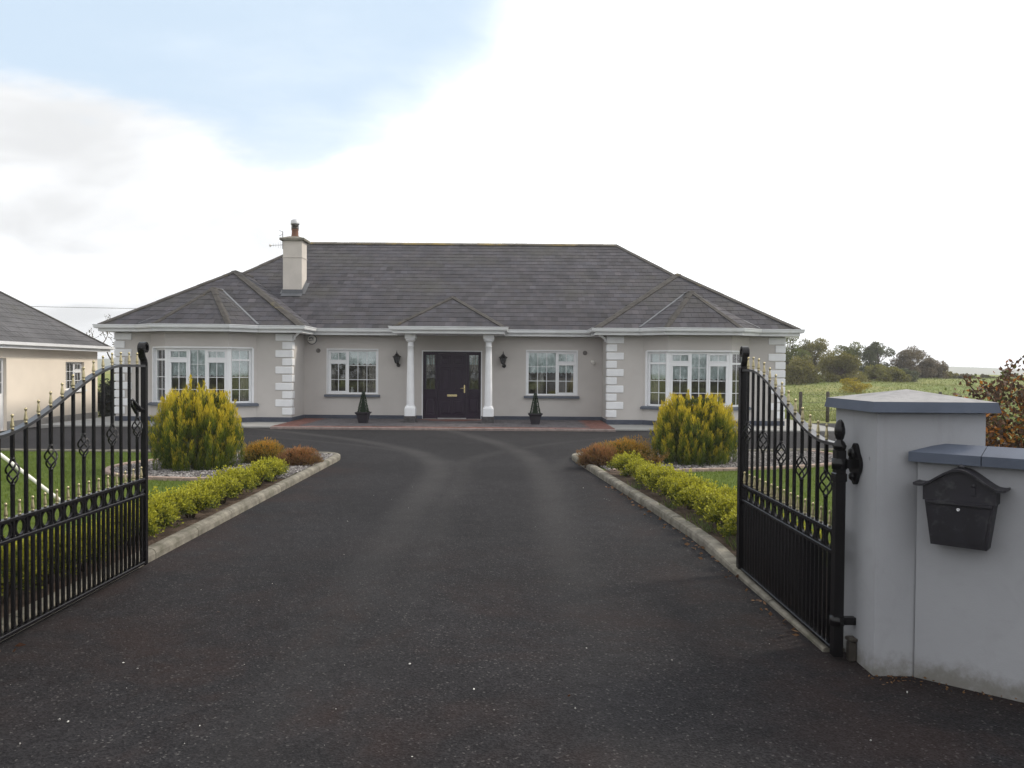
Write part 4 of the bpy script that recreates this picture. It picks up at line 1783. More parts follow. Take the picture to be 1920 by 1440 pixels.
def lantern(x, lab):
    z = 1.62
    o = V3((x, YM, z))
    L_ = thing('wall_lantern', lab, 'lantern', o, 'black lanterns beside the porch')
    mb = MB()
    mb.lathe([(0.055, 0), (0.06, .012), (0.04, .022), (0, .024)], (0, 0), 12, Matrix.Translation((0.03, 0, .06)) @ Matrix.Rotation(R(90), 4, 'X'))
    mb.tube([(0.03, -.02, .06), (0.03, -.07, .03), (0.015, -.12, .05), (0.0, -.15, .12)], [.016, .016, .018, .022], 8)
    mb.lathe([(0.0, -.015), (0.018, 0), (0.012, .02)], (0, 0), 8, Matrix.Translation((.03, -.07, .02)))
    mb.build('bracket', M_IRON, L_)
    mb = MB()
    n = 6
    T = Matrix.Translation((0, -.15, .11))
    mb.lathe([(0.03, 0), (0.06, .012), (0.05, .022)], (0, 0), n, T, smooth=False)
    for k in range(n):
        a = 2 * math.pi * k / n
        mb.tube([(.052 * math.cos(a), .052 * math.sin(a), .02), (.098 * math.cos(a), .098 * math.sin(a), .185)], 0.008, 5, T)
    mb.lathe([(0.095, .18), (0.135, .19), (0.13, .205), (.075, .245), (.05, .265), (.055, .275), (.03, .30), (.012, .315), (.02, .335), (.008, .355), (.004, .40)], (0, 0), n, T, smooth=False)
    mb.build('cage', M_IRON, L_)
    mb = MB()
    mb.lathe([(0.044, .022), (0.09, .183)], (0, 0), n, T, smooth=False)
    mb.build('lamp_glass', M_FROST, L_)
    mb = MB()
    mb.lathe([(0.014, .03), (0.014, .07), (0.03, .10), (0.028, .13), (0, .15)], (0, 0), 10, T)
    mb.build('bulb', M_PLASTIC, L_)
    return L_


lantern(-3.45, 'black wall lantern on the wall left of the porch columns')
lantern(-0.27, 'black wall lantern on the wall right of the porch columns')

# ornament in the left window
orn = thing('ornament', 'small white figure standing inside on the sill of the left flat window', 'ornament', (-4.85, YM + 0.2, 0.81))
mb = MB()
mb.lathe([(0.045, 0), (0.05, .01), (.035, .03), (.05, .08), (.045, .12), (.022, .145), (.032, .17), (.03, .19), (0, .205)], (0, 0), 14)
mb.tube([(0.03, 0, .12), (.055, -.01, .09), (.03, -.04, .08)], .012, 6)
mb.build('figure_body', M_PLASTIC, orn)
mb = MB(HO)
mb.box(WIN_L[0], WIN_L[1], YM + .1, YM + .32, .79, .81)
mb.build('inner_sill', M_WHITE, house)

# ------------------------------------------------------------------ terrace of brick pavers and the paths
TX0, TX1, TY0 = XL1 + 0.03, XR0 - 0.03, 20.62
terr = MB()
terr.box(TX0, TX1, TY0, YM - .001, -0.1, TZ - 0.014)
terrace = terr.build('terrace', M_MORTAR, kind='structure')
bricks = []
brng = random.Random(5)
BL, BWd = 0.2, 0.1
ny = int((YM - 0.03 - TY0) / BWd)
for j in range(ny):
    y0_ = TY0 + j * BWd
    off = (j % 2) * BL / 2
    k = -1
    while TX0 + k * BL + off < TX1:
        a, b_ = max(TX0, TX0 + k * BL + off), min(TX1, TX0 + (k + 1) * BL + off)
        k += 1
        if b_ - a < 0.05:
            continue
        xc, yc = (a + b_) / 2, y0_ + BWd / 2
        if any(abs(xc - (-1.765 + s_ * 1.1)) < .2 and abs(yc - 22.5) < .2 for s_ in (-1, 1)):
            continue
        red = xc < TX0 + 0.62 or xc > TX1 - 0.62 or yc < TY0 + 0.2 or ((xc - DOORX) / 1.05) ** 2 + ((yc - YM) / 0.95) ** 2 < 1
        m_ = brng.uniform(.8, 1.2)
        colb = (0.145 * m_, 0.066 * m_, 0.054 * m_) if red else (0.088 * m_, 0.080 * m_, 0.085 * m_)
        bricks.append((yc, a, b_, y0_, colb, brng.uniform(-.003, .003)))
bricks.sort(key=lambda q: q[0])


def brick_into(mb, q):
    _, a, b_, y0_, c_, dz = q
    x0_, x1_, y1_ = a + .003, b_ - .003, y0_ + BWd - .003
    y0_ += .003
    i = .005
    v = [(x0_, y0_, TZ - .016), (x1_, y0_, TZ - .016), (x1_, y1_, TZ - .016), (x0_, y1_, TZ - .016),
         (x0_, y0_, TZ - .004 + dz), (x1_, y0_, TZ - .004 + dz), (x1_, y1_, TZ - .004 + dz), (x0_, y1_, TZ - .004 + dz),
         (x0_ + i, y0_ + i, TZ + dz), (x1_ - i, y0_ + i, TZ + dz), (x1_ - i, y1_ - i, TZ + dz), (x0_ + i, y1_ - i, TZ + dz)]
    f = []
    for r_ in (0, 4):
        for k in range(4):
            f.append((r_ + k, r_ + (k + 1) % 4, r_ + 4 + (k + 1) % 4, r_ + 4 + k))
    f.append((8, 9, 10, 11))
    mb.add(v, f, col=c_)


for q in bricks[:300]:
    mb = MB()
    brick_into(mb, q)
    mb.build('brick', M_BRICK, terrace)
mb = MB()
for q in bricks[300:]:
    brick_into(mb, q)
mb.build('brick_paving', M_BRICK, terrace, kind='stuff')
# low concrete kerb in front of the terrace, laid in lengths
x = TX0
while x < TX1 - .1:
    x2 = min(TX1, x + 0.92)
    mb = MB()
    mb.bbox(x + .003, x2 - .003, TY0 - .105, TY0 - .003, -.05, TZ - .008 + random.uniform(-.003, .003), .012)
    mb.build('kerb_stone', M_KERBF, terrace)
    x = x2
# footpath slabs against the wings
for xa, xb in ((XL0 - 1.2, TX0 - .01), (TX1 + .01, XR1 + 1.2)):
    pa = bpy.data.objects.new('footpath', None)
    COL.objects.link(pa)
    pa['kind'] = 'structure'
    x = xa
    while x < xb - .05:
        x2 = min(xb, x + 1.52)
        mb = MB()
        mb.bbox(x + .004, x2 - .004, 20.95, 22.64, -.35, .035 + random.uniform(-.003, .003), .01)
        mb.build('slab', M_PATH, pa)
        x = x2
    if xa < -5:
        mb = MB()
        mb.bbox(xa, XL0 - .03, 22.66, 34, -.35, .033, .01)
        mb.build('slab', M_PATH, pa)
    else:
        mb = MB()
        mb.bbox(XR1 + .03, xb, 22.66, 34, -.35, .033, .01)
        mb.build('slab', M_PATH, pa)

# ------------------------------------------------------------------ garage on the left
GX, GY1, GY0, GZ0 = -14.3, 27.5, 17.5, -0.27
GO = V3((-17.5, 22.5, GZ0))
gar = thing('garage', 'cream rendered outbuilding with hipped grey roof left of the bungalow', 'garage', GO)
GE = 2.07
gw = MB(GO)
gwin = (25.55, 26.65, .80, 1.71)
gdoor = (21.2, 22.55, GZ0 + .02, 1.79)
wall(gw, (GX, GY0), (GX, GY1), GZ0 - .2, GE + .02, [(gdoor[0] - GY0, gdoor[1] - GY0, gdoor[2], gdoor[3]), (gwin[0] - GY0, gwin[1] - GY0, gwin[2], gwin[3])], .22)
wall(gw, (GX, GY1), (GX - 6.4, GY1), GZ0 - .2, GE + .02)
wall(gw, (GX - 6.4, GY1), (GX - 6.4, GY0), GZ0 - .2, GE + .02)
wall(gw, (GX - 6.4, GY0), (GX, GY0), GZ0 - .2, GE + .02)
gw.build('wall', M_CREAM, gar)
gp = MB(GO)
for a, b_ in (((GX, GY0 - .1), (GX, gdoor[0] - .01)), ((GX, gdoor[1] + .01), (GX, GY1), ) ):
    sweep(gp, [a, b_], [(-.01, GZ0 - .2), (.02, GZ0 - .2), (.02, 0.0), (-.01, 0.0)])
gp.build('plinth', pmat('pale_plinth', (0.33, 0.31, 0.29), .85, .1, 3, 150, .2), gar)
ge0, ge1 = GX + .3, GX - 6.7
gya, gyb = GY0 - .3, GY1 + .3
hw = (ge0 - ge1) / 2
gp_ = 0.72
Ra, Rb = V3((GX - 3.2, gya + hw, GE + .18 + hw * gp_)), V3((GX - 3.2, gyb - hw, GE + .18 + hw * gp_))
ez = GE + .18
gfaces = [[V3((ge0, gya, ez)), V3((ge0, gyb, ez)), Rb, Ra], [V3((ge0, gyb, ez)), V3((ge1, gyb, ez)), Rb],
          [V3((ge1, gyb, ez)), V3((ge1, gya, ez)), Ra, Rb], [V3((ge1, gya, ez)), V3((ge0, gya, ez)), Ra]]
gr = MB(GO)
for p in gfaces:
    gr.add(p, [tuple(range(len(p)))])
groof = gr.build('roof', M_DECK, gar)
keep = tiles
tiles = []
bodies_keep, bodies = bodies, {}
for p in gfaces[:2]:
    tile_face('garage', p, (0, 1))
gt = MB(GO)
for t in tiles:
    gt.add(t[1], t[2], col=(0.045 + .35 * t[3][0] + .02, 0.045 + .35 * t[3][1] + .019, 0.045 + .35 * t[3][2] + .02))
gt.build('roof_tiles', M_TILE, groof, kind='stuff')
HO_keep = HO
HO = GO


def ridge_plain(a, b):
    d_ = b - a
    u = d_.normalized()
    side = u.cross(V3((0, 0, 1))).normalized()
    up = side.cross(u).normalized()
    n = max(1, int(d_.length / .46))
    for k in range(n):
        m_ = MB(GO)
        p, q = a + d_ * (k / n), a + d_ * ((k + 1) / n) - u * .006
        ang = [side * (s_ * .16) - up * (abs(s_) * .06) + up * .035 for s_ in (-1, -.4, .4, 1)]
        v = [p + e for e in ang] + [q + e for e in ang] + [p + e - up * .03 for e in ang] + [q + e - up * .03 for e in ang]
        f = []
        for i in range(3):
            f += [(i, i + 1, i + 5, i + 4), (i, i + 8, i + 9, i + 1), (i + 4, i + 5, i + 13, i + 12)]
        f += [(0, 4, 12, 8), (3, 11, 15, 7)]
        m_.add(v, f)
        m_.build('ridge_tile', M_RIDGE, groof)


ridge_plain(gfaces[0][1], Rb)
ridge_plain(Rb, Ra)
gpath = [(ge0, gya), (ge0, gyb), (ge1, gyb), (ge1, gya), (ge0, gya)]
mb = MB(GO)
sweep(mb, [(ge0, gya), (ge0, gyb), (ge1, gyb)], [(-.02, GE), (0, GE), (0, ez - .01), (-.02, ez - .01)])
mb.build('fascia', M_WHITE, gar)
mb = MB(GO)
sweep(mb, [(ge0, gya), (ge0, gyb), (ge1, gyb)], [(.003, ez - .09), (.05, ez - .105), (.09, ez - .08), (.10, ez + .005), (.08, ez + .005), (.07, ez - .06), (.02, ez - .08), (.003, ez - .02)])
mb.build('gutter', M_WHITE, gar)
mb = MB(GO)
sweep(mb, [(ge0, gya), (ge0, gyb), (ge1, gyb)], [(-.31, GE + .001), (-.021, GE + .001), (-.021, GE + .01), (-.31, GE + .01)])
mb.build('soffit', M_WHITE, gar)
# garage window and door (facing +X): local x runs along +Y
MG = Matrix.Translation((GX - .10, 0, 0)) @ Matrix.Rotation(R(90), 4, 'Z')
gwn = win_root('window')
gwn.parent = gar
ya, yb, za, zb_ = gwin
outer_frame(gwn, MG, ya, yb, za, zb_, .05, [(ya + .62, .03)], [(ya + .65, yb - .05, 1.42, .03)])
light_panel(gwn, MG, ya + .05, ya + .59, za + .05, zb_ - .05, 3, [1.1, 1.4])
light_panel(gwn, MG, ya + .65, yb - .05, za + .05, 1.39, 2, [1.1], sash=.035)
light_panel(gwn, MG, ya + .65, yb - .05, 1.45, zb_ - .05, 2, [], sash=.03)
mb = MB(GO)
mb.box(GX - .05, GX + .06, ya - .06, yb + .06, za - .07, za + .002)
mb.build('sill', M_WHITE, gwn)
gdr = win_root('door')
gdr.parent = gar
ya, yb, za, zb_ = gdoor
outer_frame(gdr, MG, ya, yb, za, zb_, .07, [], [(ya + .07, yb - .07, .75, .04)])
light_panel(gdr, MG, ya + .07, yb - .07, .79, zb_ - .07, 2, [1.1, 1.4])
mb = MB(GO)
mb.box(GX - .13, GX - .09, ya + .07, yb - .07, za + .02, .71)
mb.build('door_panel', M_UPVC, gdr)
mb = MB(GO)
mb.box(GX - 6.0, GX - .5, GY0 + .5, GY1 - .5, GZ0, GZ0 + .05)
mb.box(GX - 2.6, GX - 2.5, GY0 + .5, GY1 - .5, GZ0 + .05, GE)
mb.build('room_lining', M_ROOM, gar)
HO = HO_keep
bodies = bodies_keep

# ------------------------------------------------------------------ gates


def gate(name, lab, gx_, yh, L, soff, sgn):
    """leaf hinged at (gx_, yh), opened along +Y; sgn=+1 right leaf, -1 left leaf"""
    g = thing(name, lab, 'gate', (gx_, yh, 0), 'pair of open wrought iron gates')

    def ztop(s_):
        return 1.205 + 0.41 * S((s_ - soff) / 1.5)
    ZR1, ZR0, ZB = 0.715, 0.595, 0.052
    # hinge post
    mb = MB()
    mb.bbox(-.027, .027, -.027, .027, 0.02, 1.18, .005)
    mb.bbox(-.032, .032, -.032, .032, 1.0, 1.05, .005)
    mb.lathe([(.032, 1.18), (.037, 1.2), (.026, 1.222), (.016, 1.232), (.022, 1.242), (.029, 1.27), (.0285, 1.295), (.021, 1.328), (.009, 1.345), (0, 1.348)], (0, 0), 14)
    mb.build('hinge_post', M_IRON, g)
    # closing post with scroll
    mb = MB()
    hp = .031 if sgn > 0 else .02
    mb.bbox(-hp, hp, L - hp, L + hp, 0.03, ztop(L) + .03, .004)
    mb.build('closing_post', M_IRON, g)
    pts = []
    z0 = ztop(L) + .03
    stem = [(L, z0 - .03), (L - .008, z0 + .012), (L - .038, z0 + .045), (L - .05, z0 + .085)]
    pts += stem
    cy0, cz0 = L - .012, z0 + .112
    a0 = math.pi * 1.12
    for i in range(26):
        t_ = i / 25
        a = a0 - t_ * 2 * math.pi * 1.15
        r_ = .046 - .024 * t_
        pts.append((cy0 + r_ * math.cos(a), cz0 + r_ * math.sin(a)))
    mb = MB()
    mb.tube([(0, y, z) for y, z in pts], 0, flat=(.026, .008))
    mb.build('scroll', M_IRON, g)
    # top rail: flat ribbon following the S curve
    mb = MB()
    n = 40
    mb.tube([(0, .03 + (L - .06) * i / n, ztop(.03 + (L - .06) * i / n)) for i in range(n + 1)], 0, flat=(.023, .009))
    mb.build('top_rail', M_RAIL, g)
    for z, nm in ((ZR1, 'middle_rail'), (ZR0, 'middle_rail'), (ZB, 'bottom_rail')):
        mb = MB()
        mb.bbox(-.02, .02, .036, L - .03, z - .011, z + .011, .003)
        mb.build(nm, M_IRON, g)
    sp_ = 0.1295
    nb = int((L - .05) / sp_)
    first = L - .12 - (nb - 1) * sp_
    ys = [first + i * sp_ for i in range(nb)]
    bh = .009
    # finial mesh shared
    mb = MB()
    mb.lathe([(.006, 0), (.010, .003), (.010, .009), (.006, .013), (.0115, .020), (.0115, .024), (.0085, .045), (.0055, .070), (.005, .076), (.0085, .080), (.0085, .087), (.005, .093), (.0, .095)], (0, 0), 10)
    fin = mb.build('finial', M_GOLD, g)
    first_fin = [fin]

    def put_fin(y, z, par):
        o = fin if first_fin else fin.copy()
        if first_fin:
            first_fin.pop()
        else:
            COL.objects.link(o)
        o.parent = par
        o.location = (0, y, z)
        return o
    for i, y in enumerate(ys):
        k = nb - 1 - i
        has = (k % 3 == 0)
        zb = 0.94 + .195 * min(1, (y / L) * 1.12)
        mb = MB()
        zt = ztop(y) + .004
        if has:
            mb.box(-bh, bh, y - bh, y + bh, ZB, zb - .072)
            mb.box(-bh, bh, y - bh, y + bh, zb + .072, zt)
        else:
            mb.box(-bh, bh, y - bh, y + bh, ZB, zt)
        bar = mb.build('bar', M_IRON, g)
        if has:
            mb = MB()
            for q in range(4):
                pl = []
                for s_ in range(13):
                    t_ = s_ / 12
                    rr_ = .033 * math.sin(math.pi * t_) ** .8 + .003
                    a = q * math.pi / 2 + t_ * math.pi * 1.1
                    pl.append((rr_ * math.cos(a), y + rr_ * math.sin(a), zb - .075 + .15 * t_))
                mb.tube(pl, .0055, 6)
            mb.lathe([(.012, zb - .085), (.015, zb - .075), (.01, zb - .062)], (0, y), 8)
            mb.lathe([(.01, zb + .062), (.015, zb + .075), (.012, zb + .085)], (0, y), 8)
            mb.build('twisted_basket', M_IRON, bar)
        put_fin(y, zt + .006, bar)
    gaps = [(a + b_) / 2 for a, b_ in zip(ys, ys[1:])] + [ys[-1] + sp_ / 2]
    if ys[0] > .1:
        gaps = [ys[0] - sp_ / 2] + gaps
    ringm = None
    for y in gaps:
        mb = MB()
        mb.box(-bh, bh, y - bh, y + bh, ZB, ZR0)
        db = mb.build('dog_bar', M_IRON, g)
        if ringm is None:
            mb = MB()
            mb.tube([(0, .044 * math.cos(a * math.pi / 12), .0485 * math.sin(a * math.pi / 12)) for a in range(24)], 0, flat=(.008, .006), closed=True)
            ringm = mb.build('ring', M_IRON, g)
            o = ringm
        else:
            o = ringm.copy()
            COL.objects.link(o)
            o.parent = g
        o.location = (0, y, (ZR0 + ZR1) / 2)
        put_fin(y, ZR1 + .011, g)
    return g, ztop


RGX, RGY, RGL = 1.83, 4.44, 1.86
gateR, ztR = gate('iron_gate', 'black iron gate leaf with dense lower bars beside the mailbox pillar', RGX, RGY, RGL, 0.15, 1)
gateL, ztL = gate('iron_gate', 'black iron gate leaf with gold spear tips in front of the left lawn', -2.92, 4.15, 2.18, 0.30, -1)
# latch on the left leaf
mb = MB()
Lg = 2.18
mb.tube([(0, Lg - .03, 1.27), (0, Lg - .09, 1.275), (0, Lg - .15, 1.315), (0, Lg - .20, 1.355), (0, Lg - .215, 1.345)], [.02, .024, .018, .011, .008], 8)
mb.tube([(0, Lg - .10, 1.28), (0, Lg - .14, 1.25), (0, Lg - .2, 1.30), (0, Lg - .215, 1.345)], [.014, .012, .01, .008], 8)
mb.build('latch', M_IRON, gateL)
# hinge bracket of the right leaf on the pillar face (x = 1.93)


def bracket(g, side, parent_loc):
    mb = MB()
    s_ = side
    # lobed plate in the YZ plane, 12 mm thick at x = 0.1 from the post
    prof = []
    for i in range(36):
        a = 2 * math.pi * i / 36
        ry = .066 + .010 * math.cos(4 * a)
        rz = .098 + .018 * math.cos(2 * a) ** 2
        prof.append((ry * math.cos(a), rz * math.sin(a)))
    v, f = [], []
    xa, xb = s_ * .080, s_ * .099
    for xx in (xa, xb):
        v += [(xx, p[0], 1.10 + p[1]) for p in prof]
    n = 36
    f = [tuple(range(n)), tuple(reversed(range(n, 2 * n)))] + [(i, (i + 1) % n, (i + 1) % n + n, i + n) for i in range(n)]
    mb.add(v, f)
    mb.lathe([(0.0, 0), (.03, .0), (.034, .012), (.022, .026), (0, .03)], (0, 0), 12, Matrix.Translation((s_ * .08, .0, 1.16)) @ Matrix.Rotation(R(-90 * s_), 4, 'Y'))
    mb.lathe([(0.0, 0), (.022, .0), (.026, .012), (.016, .022), (0, .026)], (0, 0), 12, Matrix.Translation((s_ * .08, .0, 1.03)) @ Matrix.Rotation(R(-90 * s_), 4, 'Y'))
    mb.box(min(s_ * .036, s_ * .085), max(s_ * .036, s_ * .085), -.02, .02, 1.075, 1.125)
    mb.lathe([(.040, 1.07), (.040, 1.13)], (0, 0), 16)
    mb.build('hinge_bracket', M_IRON, g)
    mb = MB()
    mb.box(min(s_ * .036, s_ * .099), max(s_ * .036, s_ * .099), -.02, .02, .2, .24)
    mb.lathe([(.040, .195), (.040, .245)], (0, 0), 16)
    mb.build('hinge_bracket', M_IRON, g)


bracket(gateR, 1, None)
bracket(gateL, -1, None)


# ------------------------------------------------------------------ gate pillars and front wall
def pillar(x0, x1, y0, y1, lab):
    c = V3(((x0 + x1) / 2, (y0 + y1) / 2, 0))
    p = thing('gate_pillar', lab, 'pillar', c)
    hx, hy = (x1 - x0) / 2, (y1 - y0) / 2
    mb = MB()
    mb.bbox(-hx, hx, -hy, hy, -.1, 1.405, .008)
    mb.build('shaft', M_PILLAR, p)
    mb = MB()
    a, b_ = .052, .04
    v = []
    for o, z in ((a, 1.403), (b_, 1.458)):
        v += [(-hx - o, -hy - o, z), (hx + o, -hy - o, z), (hx + o, hy + o, z), (-hx - o, hy + o, z)]
    f = [(3, 2, 1, 0)] + [(k, (k + 1) % 4, (k + 1) % 4 + 4, k + 4) for k in range(4)]
    mb.add(v, f)
    cap = mb.build('cap', M_CAP, p)
    mb = MB()
    o = b_ - .001
    mb.add([(-hx - o, -hy - o, 1.458), (hx + o, -hy - o, 1.458), (hx + o, hy + o, 1.458), (-hx - o, hy + o, 1.458), (0, 0, 1.518)],
           [(0, 1, 4), (1, 2, 4), (2, 3, 4), (3, 0, 4)])
    mb.build('cap_slope', M_CAPTOP, cap)
    return p


pillar(1.93, 2.50, 4.20, 4.74, 'square pale grey rendered gate pillar with blue-grey pyramid cap beside the mailbox')
pillar(-3.57, -3.02, 3.86, 4.40, 'square pale rendered gate pillar holding the left gate leaf')
# little dark stop at the foot of the right pillar
gs = thing('gate_stop', 'small dark rusty peg at the foot of the gate pillar', 'gate stop', (1.905, 4.42, 0))
mb = MB()
mb.bbox(-.02, .02, -.02, .02, 0, .11, .006)
mb.build('peg', M_DSTEEL, gs)
mb = MB()
mb.bbox(-.026, .022, -.026, .026, .11, .135, .006)
mb.build('peg_head', M_DSTEEL, gs)

WU = V3((math.cos(R(-40)), math.sin(R(-40)), 0))
WN = V3((WU.y, -WU.x, 0))              # outward, towards the camera
W0 = V3((2.14, 4.19, 0))
fw = thing('front_wall', 'low pale rendered front wall with blue-grey coping running from the pillar', 'wall', W0)
MW = Matrix(((WU.x, -WN.x, 0, 0), (WU.y, -WN.y, 0, 0), (0, 0, 1, 0), (0, 0, 0, 1)))    # local x along wall, y inward
mb = MB()
WLEN = 2.6
v = [(0, 0, -.1), (WLEN, 0, -.1), (WLEN, .21, -.1), (.25, .21, -.1), (0, 0, 1.15), (WLEN, 0, 1.15), (WLEN, .21, 1.15), (.25, .21, 1.15)]
mb.add(v, [(4, 5, 6, 7), (0, 1, 5, 4), (1, 2, 6, 5), (2, 3, 7, 6), (3, 0, 4, 7), (3, 2, 1, 0)], MW)
mb.build('wall_body', M_PILLAR, fw)
cuts = [-.035, .30, .76, 1.22, 1.68, 2.14, 2.6]
for k, (a, b_) in enumerate(zip(cuts, cuts[1:])):
    mb = MB()
    a2, b2 = a + .002, b_ - .002
    sk = .245 if k == 0 else 0
    prof = [(-.055, 1.148), (.265, 1.148), (.265, 1.198), (.105, 1.238), (-.055, 1.198)]

    def ax(y):
        return a2 + sk * (y + .055) / .32
    v = [(ax(y), y, z) for y, z in prof] + [(max(b2, ax(y) + .02), y, z) for y, z in prof]
    n = 5
    f = [tuple(range(n)), tuple(reversed(range(n, 2 * n)))] + [(i, i + n, (i + 1) % n + n, (i + 1) % n) for i in range(n)]
    mb.add(v, f, MW)
    mb.build('coping_stone', M_CAP, fw)

# mailbox on the wall.  local: x along wall, y towards the wall, z up
MBX = 0.215
mail_o = W0 + WU * MBX - V3((0, 0, 0))
ml = thing('mailbox', 'black metal mailbox with curved lid and keyhole on the pale front wall', 'mailbox', (mail_o.x, mail_o.y, .78))
DP = .115
ZA, ZBm, ZC = -.040, .245, .29
hwb, hwt = .125, .158
mb = MB()
# tapered body
v = []
for hw_, y0_, z in ((hwb, -DP * .92, ZA), (hwt, -DP, .215), (hwt + .004, -DP, ZBm)):
    v += [(-hw_, y0_, z), (hw_, y0_, z), (hw_, 0, z), (-hw_, 0, z)]
f = [(3, 2, 1, 0), (8, 9, 10, 11)]
for r_ in (0, 4):
    for k in range(4):
        f.append((r_ + k, r_ + (k + 1) % 4, r_ + 4 + (k + 1) % 4, r_ + 4 + k))
mb.add(v, f, MW)
mb.build('body', M_IRONG, ml)


def ogee(x, hw_):
    t_ = abs(x) / hw_
    return .095 * (0.5 + 0.5 * math.cos(math.pi * min(1, t_ * 1.0))) + .012 * max(0, t_ - .8) / .2


n = 28
mb = MB()        # pediment front under the lid
hwp = .162
v, f = [], []
for i in range(n + 1):
    x = -hwp + 2 * hwp * i / n
    v += [(x, -DP - .004, ZBm - .06), (x, -DP - .004, ZBm + ogee(x, .205) + .0), (x, 0, ZBm + ogee(x, .205)), (x, 0, ZBm - .06)]
for i in range(n):
    a = i * 4
    f += [(a, a + 4, a + 5, a + 1), (a + 1, a + 5, a + 6, a + 2), (a + 2, a + 6, a + 7, a + 3), (a + 3, a + 7, a + 4, a)]
f += [(0, 1, 2, 3), (n * 4 + 3, n * 4 + 2, n * 4 + 1, n * 4)]
mb.add(v, f, MW)
mb.build('pediment', M_IRONG, ml)
mb = MB()        # lid
hwl = .205
v, f = [], []
for i in range(n + 1):
    x = -hwl + 2 * hwl * i / n
    z = ZBm + ogee(x, hwl)
    v += [(x, -DP - .022, z + .001), (x, -DP - .022, z + .013), (x, 0, z + .013), (x, 0, z + .001)]
for i in range(n):
    a = i * 4
    f += [(a, a + 4, a + 5, a + 1), (a + 1, a + 5, a + 6, a + 2), (a + 2, a + 6, a + 7, a + 3), (a + 3, a + 7, a + 4, a)]
f += [(0, 1, 2, 3), (n * 4 + 3, n * 4 + 2, n * 4 + 1, n * 4)]
mb.add(v, f, MW)
mb.lathe([(.012, 0), (.018, .006), (.016, .014), (0, .02)], (0, 0), 10, MW @ Matrix.Translation((0, -.06, ZBm + .107)))
mb.build('lid', M_IRONG, ml)
mb = MB()        # letter flap lip
v = []
for y0_, z in ((-DP - .004, .178), (-DP - .016, .174), (-DP - .016, .186), (-DP - .004, .19)):
    v += [(-hwt + .012, y0_, z), (hwt - .012, y0_, z)]
mb.add(v, [(0, 2, 3, 1), (2, 4, 5, 3), (4, 6, 7, 5), (0, 6, 4, 2), (1, 3, 5, 7)], MW)
mb.build('letter_flap', M_IRONG, ml)
mb = MB()        # door in the front
v = [(-hwt + .02, -DP - .003, .165), (hwt - .02, -DP - .003, .165), (hwb - .012, -DP * .93 - .004, -.015), (-hwb + .012, -DP * .93 - .004, -.015)]
v += [(x_, y_ + .006, z_) for x_, y_, z_ in v]
mb.add(v, [(3, 2, 1, 0), (0, 1, 5, 4), (1, 2, 6, 5), (2, 3, 7, 6), (3, 0, 4, 7)], MW)
mb.build('front_door', M_IRONG, ml)
mb = MB()
Mk = MW @ Matrix.Translation((0.0, -DP - .003, .150)) @ Matrix.Rotation(R(90), 4, 'X')
mb.lathe([(.0085, 0), (.0085, .004), (.0065, .006), (.004, .006), (.004, .002), (0, .002)], (0, 0), 16, Mk)
mb.build('lock', pmat('bright_chrome', (.75, .76, .78), .25, .02, 5, 0, 0, metal=.6), ml)
mb = MB()        # small cast emblem near the right of the pediment
mb.bbox(.055, .075, -DP - .010, -DP - .003, .225, .265, .003, MW)
mb.lathe([(.012, 0), (.010, .004), (0, .005)], (0, 0), 12, MW @ Matrix.Translation((.065, -DP - .004, .277)) @ Matrix.Rotation(R(90), 4, 'X'))
mb.build('emblem', M_IRONG, ml)

# white pole above the left lawn
wp = thing('white_pole', 'slim white pole slanting across the lawn behind the left gate', 'pole', (-5.15, 9.1, .05))
mb = MB((-5.15, 9.1, .05))
mb.tube([(-5.13, 9.1, .04), (-6.1, 9.3, .66), (-7.2, 9.52, 1.36)], .021, 10)
mb.build('shaft', M_EWHITE, wp)
mb = MB((-5.15, 9.1, .05))
mb.tube([(-7.17, 9.5, 0.0), (-7.19, 9.515, 1.5)], .03, 10)
mb.build('stake', M_EWHITE, wp)

# overhead wire
mb = MB()
mb.tube([(-70 + 7 * i, 60, 7.0 - 1.1 * i / 10 - .5 * math.sin(math.pi * i / 10)) for i in range(11)], .017, 5)
ow = mb.build('overhead_wire', M_DSTEEL)
tag(ow, 'thin overhead wire crossing the sky behind the outbuilding roof', 'wire')

# post and wire fence at the field
fe = thing('post_fence', 'weathered wooden posts with wire along the field right of the bungalow', 'fence', (9.0, 25.0, 0))
xs_ = [8.3, 10.05, 12.0, 14.0, 16.0, 18.0, 20.0]
xs_[0] = 9.06
for i, x in enumerate(xs_):
    mb = MB((9.0, 25.0, 0))
    y = 25.0 + i * .35
    mb.lathe([(.055, -.2), (.055, .90), (.045, .94), (.02, .95)], (x, y), 9)
    mb.build('post', M_POSTW, fe)
for z in (.35, .6, .85):
    mb = MB((9.0, 25.0, 0))
    mb.tube([(x, 25.0 + i * .35 - .056, z) for i, x in enumerate(xs_)], .004, 4)
    mb.build('wire', M_DSTEEL, fe)

# ------------------------------------------------------------------ vegetation


